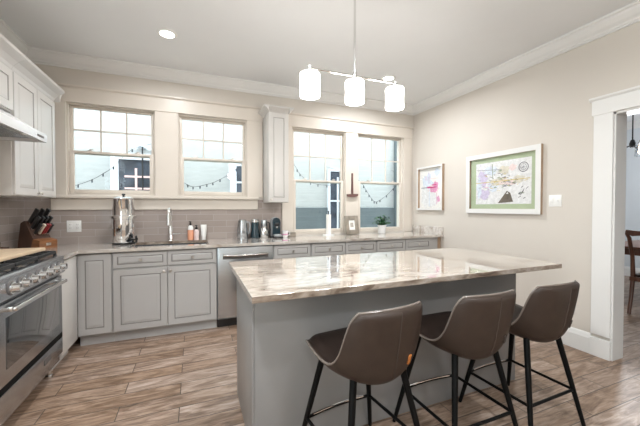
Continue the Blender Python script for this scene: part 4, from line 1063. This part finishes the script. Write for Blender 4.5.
def make_stool(label):
    t = thing('bar_stool', label, 'bar stool', (0, 0, 0), 0, 'bar stools along the island')
    C = catmull(PROF, 4); nu = 22
    S_ = []
    for y, z, hw, ey, ez in C:
        S_.append([Vector((hw * s, y + (ey - y) * abs(s) ** 2.0, z + (ez - z) * abs(s) ** 2.0)) for s in (-1 + 2 * k / nu for k in range(nu + 1))])
    nv = len(S_) - 1

    def nrm(i, k):
        a = S_[min(i + 1, nv)][k] - S_[max(i - 1, 0)][k]; b_ = S_[i][min(k + 1, nu)] - S_[i][max(k - 1, 0)]
        return a.cross(b_).normalized()
    T_ = []
    for i in range(nv + 1):
        row = []
        for k in range(nu + 1):
            s = abs(-1 + 2 * k / nu); e_ = max(s ** 8, max(0, (i - nv + 2) / 2) ** 2 if i > nv - 2 else 0, 1 if i == 0 else 0)
            row.append(S_[i][k] - nrm(i, k) * TH * (1 - 0.62 * e_))
        T_.append(row)
    # seat side is +normal (sitter side); the shell wraps behind it
    vs = [tuple(p) for row in S_ for p in row] + [tuple(p) for row in T_ for p in row]
    o0 = (nv + 1) * (nu + 1); id_ = lambda i, k: i * (nu + 1) + k
    fo, fi, rim = [], [], []
    for i in range(nv):
        for k in range(nu):
            fi.append((id_(i, k), id_(i, k + 1), id_(i + 1, k + 1), id_(i + 1, k)))
            fo.append((o0 + id_(i, k), o0 + id_(i + 1, k), o0 + id_(i + 1, k + 1), o0 + id_(i, k + 1)))
    for i in range(nv): rim += [(id_(i, 0), id_(i + 1, 0), o0 + id_(i + 1, 0), o0 + id_(i, 0)), (id_(i, nu), o0 + id_(i, nu), o0 + id_(i + 1, nu), id_(i + 1, nu))]
    for k in range(nu): rim += [(id_(0, k), o0 + id_(0, k), o0 + id_(0, k + 1), id_(0, k + 1)), (id_(nv, k), id_(nv, k + 1), o0 + id_(nv, k + 1), o0 + id_(nv, k))]
    b = MB(); b.faces_from(vs, fo + fi + rim, 'leather')
    sh = b.build('seat_shell', t, world=False, angle=60)
    # seat pad
    b = MB(); n = 18; i1 = 17; pv = []; rows = []
    for i in range(1, i1 + 1):
        for k in range(1, nu):
            e_ = min(1, min(i - 1, i1 - i) / 2.5) * min(1, (min(k - 1, nu - 1 - k)) / 2.5)
            pv.append(tuple(S_[i][k] + nrm(i, k) * (0.001 + 0.020 * math.sqrt(e_))))
    w1 = nu - 1
    b.faces_from(pv, [(i * w1 + k, i * w1 + k + 1, (i + 1) * w1 + k + 1, (i + 1) * w1 + k) for i in range(i1 - 1) for k in range(w1 - 1)], 'pad')
    b.build('seat_pad', t, world=False, angle=60)
    # piping along the rim
    mid = lambda i, k: tuple((S_[i][k] * 0.35 + T_[i][k] * 0.65) + (nrm(i, k) * 0.004))
    ring = [mid(i, 0) for i in range(0, nv + 1)] + [mid(nv, k) for k in range(1, nu)] + [mid(i, nu) for i in range(nv, -1, -1)]
    MB().tube(ring, 0.0055, 'piping', 8).build('piping', t, world=False)
    MB().tube([tuple(T_[i][nu // 2] - nrm(i, nu // 2) * 0.0005) for i in range(24, nv)], 0.0022, 'seam', 6).build('seam', t, world=False)
    # tag low on the back
    j = 27; c = T_[j][nu // 2 + 4]; nn = nrm(j, nu // 2 + 4)
    zx = Vector((1, 0, 0)); zx = (zx - nn * zx.dot(nn)).normalized(); zz = nn.cross(zx)
    mm = Matrix(((zx.x, nn.x, zz.x, c.x), (zx.y, nn.y, zz.y, c.y), (zx.z, nn.z, zz.z, c.z), (0, 0, 0, 1)))
    tg = MB().box(-0.009, 0.009, -0.006, 0.001, -0.022, 0.022, 'seam', 0.001, mx=mm).build('leather_tag', t, world=False)
    # under plate and legs
    MB().box(-0.10, 0.10, -0.03, 0.13, 0.525, 0.540, 'leg', 0.004).build('mounting_plate', t, world=False)
    A = 0.240; B = 0.129; zt = 0.572; ft = lambda sx, sy, z: (sx * (A + (B - A) * z / 0.6), sy * (A - 0.004 + (B - 0.004 - A + 0.004) * z / 0.6), z)
    for sx in (-1, 1):
        for sy in (1, -1):
            b = MB(); b.tube([ft(sx, sy, 0.0), ft(sx, sy, 0.012), ft(sx, sy, 0.3), ft(sx, sy, zt if sy > 0 else 0.582)], [0.0095, 0.011, 0.0145, 0.0165], 'leg', 14); b.build('leg', t, world=False)
    zr = 0.212
    q = [ft(-1, 1, zr), ft(1, 1, zr), ft(1, -1, zr), ft(-1, -1, zr)]
    for a_, c_, nm in ((1, 2, 'stretcher'), (2, 3, 'stretcher'), (3, 0, 'stretcher')): MB().tube([q[a_], q[c_]], 0.0085, 'leg', 10).build(nm, t, world=False)
    arc = [(q[0][0] + (q[1][0] - q[0][0]) * k / 10, q[0][1] + 0.016 * math.sin(math.pi * k / 10), zr) for k in range(11)]
    f_ = MB().tube(arc, 0.0085, 'leg', 10).build('footrest', t, world=False)
    MB().tube([(x, y, z + 0.0055) for x, y, z in arc[1:-1]], 0.0075, 'chrome', 10).build('footrest_plate', f_, world=False)
    return t, tg


st, tg = make_stool('brown leather bar stool with an orange tag, nearest the left end of the island')
s2 = copy_tree(st); s3 = copy_tree(st)
s2['label'] = 'middle brown leather bar stool of the three at the island'
s3['label'] = 'brown leather bar stool farthest right, nearest the doorway wall'
for o, x, y, a in ((st, -2.520, -2.740, 6.4), (s2, -1.915, -2.740, 0.2), (s3, -1.386, -2.740, 1.4)):
    o.location = (x, y, 0); o.rotation_euler = (0, 0, R(a))
tg.data = tg.data.copy(); tg.data.materials[0] = M['orange']
tg['label'] = 'orange leather tag on the back'

# ------------------------------------------------------------------ dining room through the doorway
t = thing('dining_chair', 'dark wooden dining chair with a carved back seen through the doorway', 'chair', (1.94, -2.205, 0))
cx = 1.72
for s in (-1, 1):
    y = -2.205 + s * 0.215
    MB().tube([(cx - 0.075, y, 0.0), (cx - 0.03, y, 0.22), (cx, y, 0.45), (cx - 0.02, y, 0.70), (cx - 0.075, y + s * 0.01, 0.93), (cx - 0.11, y + s * 0.03, 1.0)], [0.018, 0.020, 0.024, 0.020, 0.020, 0.016], 'mahog', 10).build('back_post', t)
    MB().tube([(cx + 0.45, y + s * 0.02, 0.0), (cx + 0.44, y + s * 0.02, 0.20), (cx + 0.43, y + s * 0.02, 0.43)], [0.016, 0.02, 0.026], 'mahog', 10).build('leg', t)
MB().prism([(-0.25, 0.985), (-0.18, 0.955), (0, 0.985), (0.18, 0.955), (0.25, 0.985), (0.24, 1.03), (0.12, 1.02), (0, 1.045), (-0.12, 1.02), (-0.24, 1.03)], lambda u, v, q: (q, -2.205 + u, v), cx - 0.115, cx - 0.085, 'mahog').build('top_rail', t, smooth=False)
MB().prism([(-0.05, 0.45), (-0.075, 0.62), (-0.045, 0.75), (-0.085, 0.9), (-0.07, 0.965), (0.07, 0.965), (0.085, 0.9), (0.045, 0.75), (0.075, 0.62), (0.05, 0.45)], lambda u, v, q: (cx - 0.005 + q - max(0, v - 0.55) * 0.22, -2.205 + u, v), -0.008, 0.008, 'mahog').build('splat', t, smooth=False)
MB().box(cx - 0.03, cx + 0.46, -2.445, -1.965, 0.40, 0.455, 'mahog', 0.008).build('seat_frame', t)
MB().box(cx, cx + 0.44, -2.425, -1.985, 0.456, 0.49, 'pad', 0.014, 3).build('seat_pad', t)
t = thing('dining_table', 'dark wooden dining table beyond the doorway', 'table', (2.95, -2.2, 0))
tt = MB().box(2.26, 3.65, -3.1, -1.30, 0.735, 0.765, 'mahog', 0.008).build('tabletop', t)
MB().slab([2.34, 2.36, 3.55, 3.57], [-3.02, -3.0, -1.40, -1.38], lambda u, v: 2.36 < u < 3.55 and -3.0 < v < -1.40, 0.64, 0.7345, YX, 'mahog').build('apron', t, smooth=False)
for x in (2.39, 3.52):
    for y in (-2.97, -1.43): MB().lathe([(0, 0), (0.022, 0), (0.03, 0.06), (0.022, 0.12), (0.034, 0.35), (0.03, 0.5), (0.04, 0.56), (0.04, 0.7345), (0, 0.7345)], (x, y, 0), 'mahog', 16).build('leg', t)
M['shadeglass'] = glass_mat('clear_shade_glass', (0.92, 0.93, 0.94), 0.8)
t = thing('chandelier', 'small chandelier with clear glass shades and warm bulbs seen through the doorway', 'chandelier', (2.75, -1.53, 1.95))
hx, hy = 2.75, -1.53
b = MB(); b.cyl((hx, hy, 2.25), (hx, hy, HC - 0.03), 0.008, 'iron'); b.lathe([(0, -0.03), (0.05, -0.028), (0.06, -0.0005), (0, -0.0005)], (hx, hy, HC), 'iron', 20); b.lathe([(0, 2.18), (0.03, 2.19), (0.035, 2.25), (0.02, 2.30), (0, 2.31)], (hx, hy, 0), 'iron', 20); b.build('stem', t)
for k in range(5):
    a = 2 * math.pi * k / 5 + 2.6; ex, ey = hx + 0.26 * math.cos(a), hy + 0.26 * math.sin(a)
    ar = MB().tube([(hx, hy, 2.22), (hx + 0.13 * math.cos(a), hy + 0.13 * math.sin(a), 2.19), (ex, ey, 2.25), (ex, ey, 2.21)], 0.007, 'iron', 8).build('arm', t)
    MB().lathe([(0.058, 0.0), (0.062, 0.03), (0.050, 0.10), (0.020, 0.135), (0.018, 0.135), (0.047, 0.10), (0.059, 0.03), (0.055, 0.0)], (ex, ey, 2.075), 'shadeglass', 20).build('glass_shade', ar)
    MB().lathe([(0, 0.0), (0.016, 0.008), (0.024, 0.028), (0.016, 0.055), (0.012, 0.08), (0, 0.081)], (ex, ey, 2.115), 'bulb', 16).build('bulb', ar)
l = bpy.data.lights.new('chandelier_lamp', 'POINT'); l.energy = 36; l.color = (0.95, 0.97, 1.0); l.shadow_soft_size = 0.12
o = bpy.data.objects.new('chandelier_lamp', l); COL.objects.link(o); o.location = (0, 0, -0.15); o.parent = t

# ------------------------------------------------------------------ outside the windows
struct(MB().box(-11, XL - 0.151, 0.0, 0.15, -0.5, 3.0, 'extwhite').build('sky_blocker_wall', smooth=False))  # unseen wall added to keep sky light off the neighbour's siding
struct(MB().box(-12, 9, 0.16, 12, -0.6, -0.5, 'ground').build('ground_outside', smooth=False))
t = thing('neighbour_house', 'pale sided neighbouring house seen through the windows', 'house', (-1.5, 2.2, -0.5))
MB().box(-8, 5, 2.2, 2.5, 1.305, 4.6, 'siding').build('upper_siding', t, smooth=False)
MB().box(-8, 5, 2.17, 2.5, -0.5, 1.304, 'lowsiding').build('lower_siding', t, smooth=False)


def hwin(x0, x1, z0, z1, tr, pink=False):
    b = MB(); b.slab([x0, x0 + tr, x1 - tr, x1], [z0, z0 + tr, z1 - tr * 1.0, z1], lambda u, v: x0 + tr < u < x1 - tr and z0 + tr < v < z1 - tr, 2.11, 2.199, XZ, 'extwhite')
    f = b.build('window', t, smooth=False)
    MB().box(x0 + tr, x1 - tr, 2.15, 2.165, z0 + tr, z1 - tr, 'darkpane').build('pane', f, smooth=False)
    b = MB(); m = 'pinkwhite' if pink else 'extwhite'
    w_ = x1 - x0 - 2 * tr; zc = (z0 + z1) / 2
    if pink:
        b.box(-4.215, -4.180, 2.135, 2.149, 1.60, 1.98, m)
        for zz in (1.63, 1.835): b.box(-4.37, x1 - tr, 2.134, 2.148, zz - 0.016, zz + 0.016, m)
    else:
        b.box(x0 + tr + w_ * .5 - 0.018, x0 + tr + w_ * .5 + 0.018, 2.135, 2.149, z0 + tr, z1 - tr - 0.12, m)
        b.box(x0 + tr, x1 - tr, 2.134, 2.148, zc - 0.018, zc + 0.018, m)
    b.build('muntins', f, smooth=False)


hwin(-4.57, -3.55, 1.36, 2.24, 0.115, True)
hwin(-2.62, -1.72, 1.36, 2.22, 0.115)
hwin(-0.56, -0.10, 0.76, 2.13, 0.04)
b = MB(); b.box(1.18, 1.29, 2.08, 2.199, -0.5, 4.6, 'lowsiding', 0.01); b.build('downspout', t)
t = thing('flood_light', 'white twin-headed flood light on the neighbouring house wall', 'light', (-4.09, 2.19, 2.36))
b = MB(); b.box(-4.14, -4.04, 2.15, 2.199, 2.33, 2.42, 'extwhite', 0.008); b.build('mount', t)
for s in (-1, 1):
    b = MB(); b.cyl((-4.09 + s * 0.06, 2.14, 2.38), (-4.09 + s * 0.11, 2.02, 2.34), 0.035, 'extwhite', 0.058, 20); b.build('lamp_head', t)
b = MB(); b.cyl((-4.09, 2.08, 2.33), (-4.09, 2.08, 1.3), 0.012, 'black'); b.cyl((-4.09, 2.16, 2.345), (-4.09, 2.075, 2.335), 0.012, 'black'); b.build('conduit', t)


def lights(label, pts, every=1):
    t = thing('string_lights', label, 'string lights', pts[0], 0)
    pts = [(pts[0][0] - 0.25, 2.198, pts[0][2] + 0.25)] + pts + [(pts[-1][0] + 0.25, 2.198, pts[-1][2] + 0.25)]   # tied to the house wall
    C = catmull(pts, 5)
    MB().tube(C, 0.0035, 'black', 6).build('cable', t)
    for i, p in enumerate(C):
        if i % every == 0 and 0 < i < len(C) - 1:
            b = MB(); b.cyl((p[0], p[1], p[2] + 0.002), (p[0], p[1], p[2] - 0.020), 0.010, 'black', n=8); b.lathe([(0, -0.045), (0.008, -0.043), (0.012, -0.034), (0.010, -0.022), (0, -0.020)], p, 'darkpane', 10); b.build('bulb', t)


lights('string lights rising across the lower pane of the leftmost window', [(-4.98, 1.5, 1.60), (-4.844, 1.5, 1.635), (-4.673, 1.5, 1.714), (-4.534, 1.5, 1.808), (-4.40, 1.5, 1.92), (-4.15, 1.5, 2.20)], 5)
lights('string lights dipping across the lower pane of the second window', [(-3.60, 1.5, 1.80), (-3.419, 1.5, 1.705), (-3.283, 1.5, 1.643), (-3.10, 1.5, 1.68), (-2.936, 1.5, 1.736), (-2.723, 1.5, 1.862), (-2.5, 1.5, 2.05)], 3)
lights('string lights sloping down at the left of the third window', [(-1.70, 1.5, 2.30), (-1.516, 1.5, 2.076), (-1.418, 1.5, 1.931), (-1.25, 1.5, 1.80), (-1.0, 1.5, 1.74), (-0.7, 1.5, 1.76)], 3)
lights('string lights in a deep loop across the right-hand window', [(-0.35, 1.5, 1.95), (-0.1, 1.5, 1.80), (0.008, 1.5, 1.659), (0.127, 1.5, 1.50), (0.224, 1.5, 1.42), (0.346, 1.5, 1.456), (0.62, 1.5, 1.65), (0.85, 1.5, 1.95)], 3)
